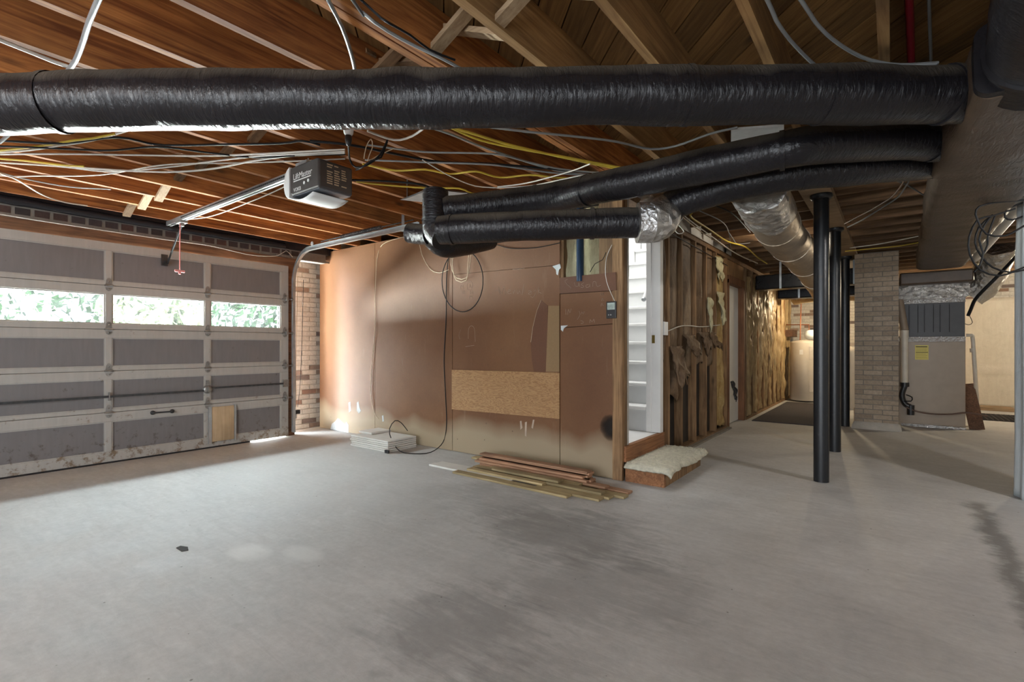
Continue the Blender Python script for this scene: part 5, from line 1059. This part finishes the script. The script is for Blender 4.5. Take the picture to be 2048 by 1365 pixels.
# ------------------------------------------------------------------ boards on the floor
boards = [ # x0, x1, y, layer, colour, yaw
 (-3.32, -2.05, 3.80, 0, 'r', .00), (-3.20, -1.98, 3.72, 0, 'r', .01), (-3.10, -1.62, 3.66, 0, 'r', -.01), (-3.12, -1.80, 3.62, 1, 'r', .0), (-3.17, -2.02, 3.75, 1, 'r', .005), (-3.15, -1.95, 3.67, 2, 'r', .0), (-3.20, -2.05, 3.74, 2, 'r', -.005), (-3.18, -2.0, 3.70, 3, 'r', .005), (-3.17, -2.0, 3.73, 4, 'r', .0), (-3.19, -1.97, 3.63, 2, 'r', .004), (-3.16, -2.02, 3.66, 3, 'r', -.004), (-3.18, -2.0, 3.69, 5, 'r', .003), (-3.42, -2.4, 3.84, 0, 'o', .0),
 (-3.54, -2.55, 3.37, 0, 'w', .015), (-3.52, -2.5, 3.45, 0, 'w', .02), (-3.15, -1.85, 3.55, 0, 'o', -.01), (-3.05, -1.75, 3.46, 1, 'o', .0), (-2.95, -2.0, 3.54, 1, 'o', .015),
 (-3.08, -2.25, 3.40, 1, 'o', .0), (-3.16, -1.95, 3.29, 0, 'o', -.005), (-2.45, -1.68, 3.44, 0, 'o', .01), (-2.40, -1.60, 3.53, 0, 'o', .0), (-2.30, -1.72, 3.36, 0, 'o', .0), (-2.85, -2.15, 3.48, 2, 'o', .01)]
cnt = {'r': 0, 'o': 0, 'w': 0}
LB = {'r': 'reddish raw floorboard', 'o': 'olive tan raw floorboard', 'w': 'pale grey floorboard'}
for i, (x0, x1, y, l, c_, yaw) in enumerate(boards):
    L = x1-x0; mb = MB().box((-L/2, -.041, 0), (L/2, .041, .018)); mb.box((-L/2, .041, .006), (L/2, .047, .012))
    o = mb.build('floorboard', {'r': 'board_red', 'o': 'board_olive', 'w': 'board_white'}[c_], bevel=.002); o.location = ((x0+x1)/2, y, l*.019+.001); o.rotation_euler = (0, 0, yaw-.012)
    lay = ['lying on the floor', 'in the second layer', 'in the third layer', 'in the fourth layer', 'in the fifth layer', 'on top'][l]
    tag(o, f'{LB[c_]} {lay} of the loose pile, {ORD[cnt[c_]]} of its colour', 'floorboard', 'loose floorboards by the brown wall'); cnt[c_] += 1
k = 0
for l in range(6):
    dx_ = [-.02, 0, .0, -.03, .0, .0][l]; hgt = .0215
    jx, jy = random.uniform(-.006, .006), random.uniform(-.006, .006); o = MB().box((-4.97+dx_, 3.46+jy, l*hgt+.002), (-4.31+jx, 3.86, (l+1)*hgt-.0015)).build('white_board', 'board_white', bevel=.002)
    tag(o, f'white board in the low stack by the brown wall, {ORD[l]} layer from the floor', 'board', 'stack of white boards')
tag(MB().box((-5.02, 3.6, .13), (-4.78, 3.88, .15)).build('white_board', 'board_white', bevel=.002), 'short white board lying on the back end of the white stack', 'board', 'stack of white boards')
tag(MB().box((-4.345, 3.44, 0), (-4.285, 3.459, .035)).build('corner_clip', 'black_plastic'), 'small dark corner clip at the front foot of the white stack', 'clip')
tag(MB().prism([(-.04, 0), (.04, 0), (.05, .03), (0, .045), (-.05, .025)], 0, .004, lambda a, b, c: (-3.2+a, 1.1+b, c)).build('dry_leaf', 'rug_dark'), 'curled dry leaf on the concrete floor', 'leaf')
# ------------------------------------------------------------------ outdoors
tag(MB().box((-30, -14, -.2), (-6.35, 18, -.14)).build('driveway', 'drive'), 'sunlit driveway outside the garage door', 'driveway', kind='structure')
def foliage(name, n, xr, yr, zr, size, mat, label):
    mb = MB()
    for i in range(n):
        c_ = Vector((random.uniform(*xr), random.uniform(*yr), random.uniform(*zr)))
        if noise.noise(c_*.9) < -.12: continue
        a = Vector([random.gauss(0, 1) for _ in range(3)]).normalized(); b_ = a.cross(Vector((.3, .5, .8))).normalized(); s_ = size*random.uniform(.6, 1.4)
        mb.add([c_-a*s_, c_-b_*s_*.45+a*.1*s_, c_+a*s_, c_+b_*s_*.45+a*.1*s_], [(0, 1, 2, 3)])
    for k in range(4): xs_, ys_ = random.uniform(*xr), random.uniform(*yr); mb.tube([(xs_, ys_, -.15), (xs_+.1, ys_, (zr[0]+zr[1])/2), (xs_, ys_+.1, zr[1])], .02, 5)
    return tag(mb.build(name, mat), label, 'hedge', kind='stuff')
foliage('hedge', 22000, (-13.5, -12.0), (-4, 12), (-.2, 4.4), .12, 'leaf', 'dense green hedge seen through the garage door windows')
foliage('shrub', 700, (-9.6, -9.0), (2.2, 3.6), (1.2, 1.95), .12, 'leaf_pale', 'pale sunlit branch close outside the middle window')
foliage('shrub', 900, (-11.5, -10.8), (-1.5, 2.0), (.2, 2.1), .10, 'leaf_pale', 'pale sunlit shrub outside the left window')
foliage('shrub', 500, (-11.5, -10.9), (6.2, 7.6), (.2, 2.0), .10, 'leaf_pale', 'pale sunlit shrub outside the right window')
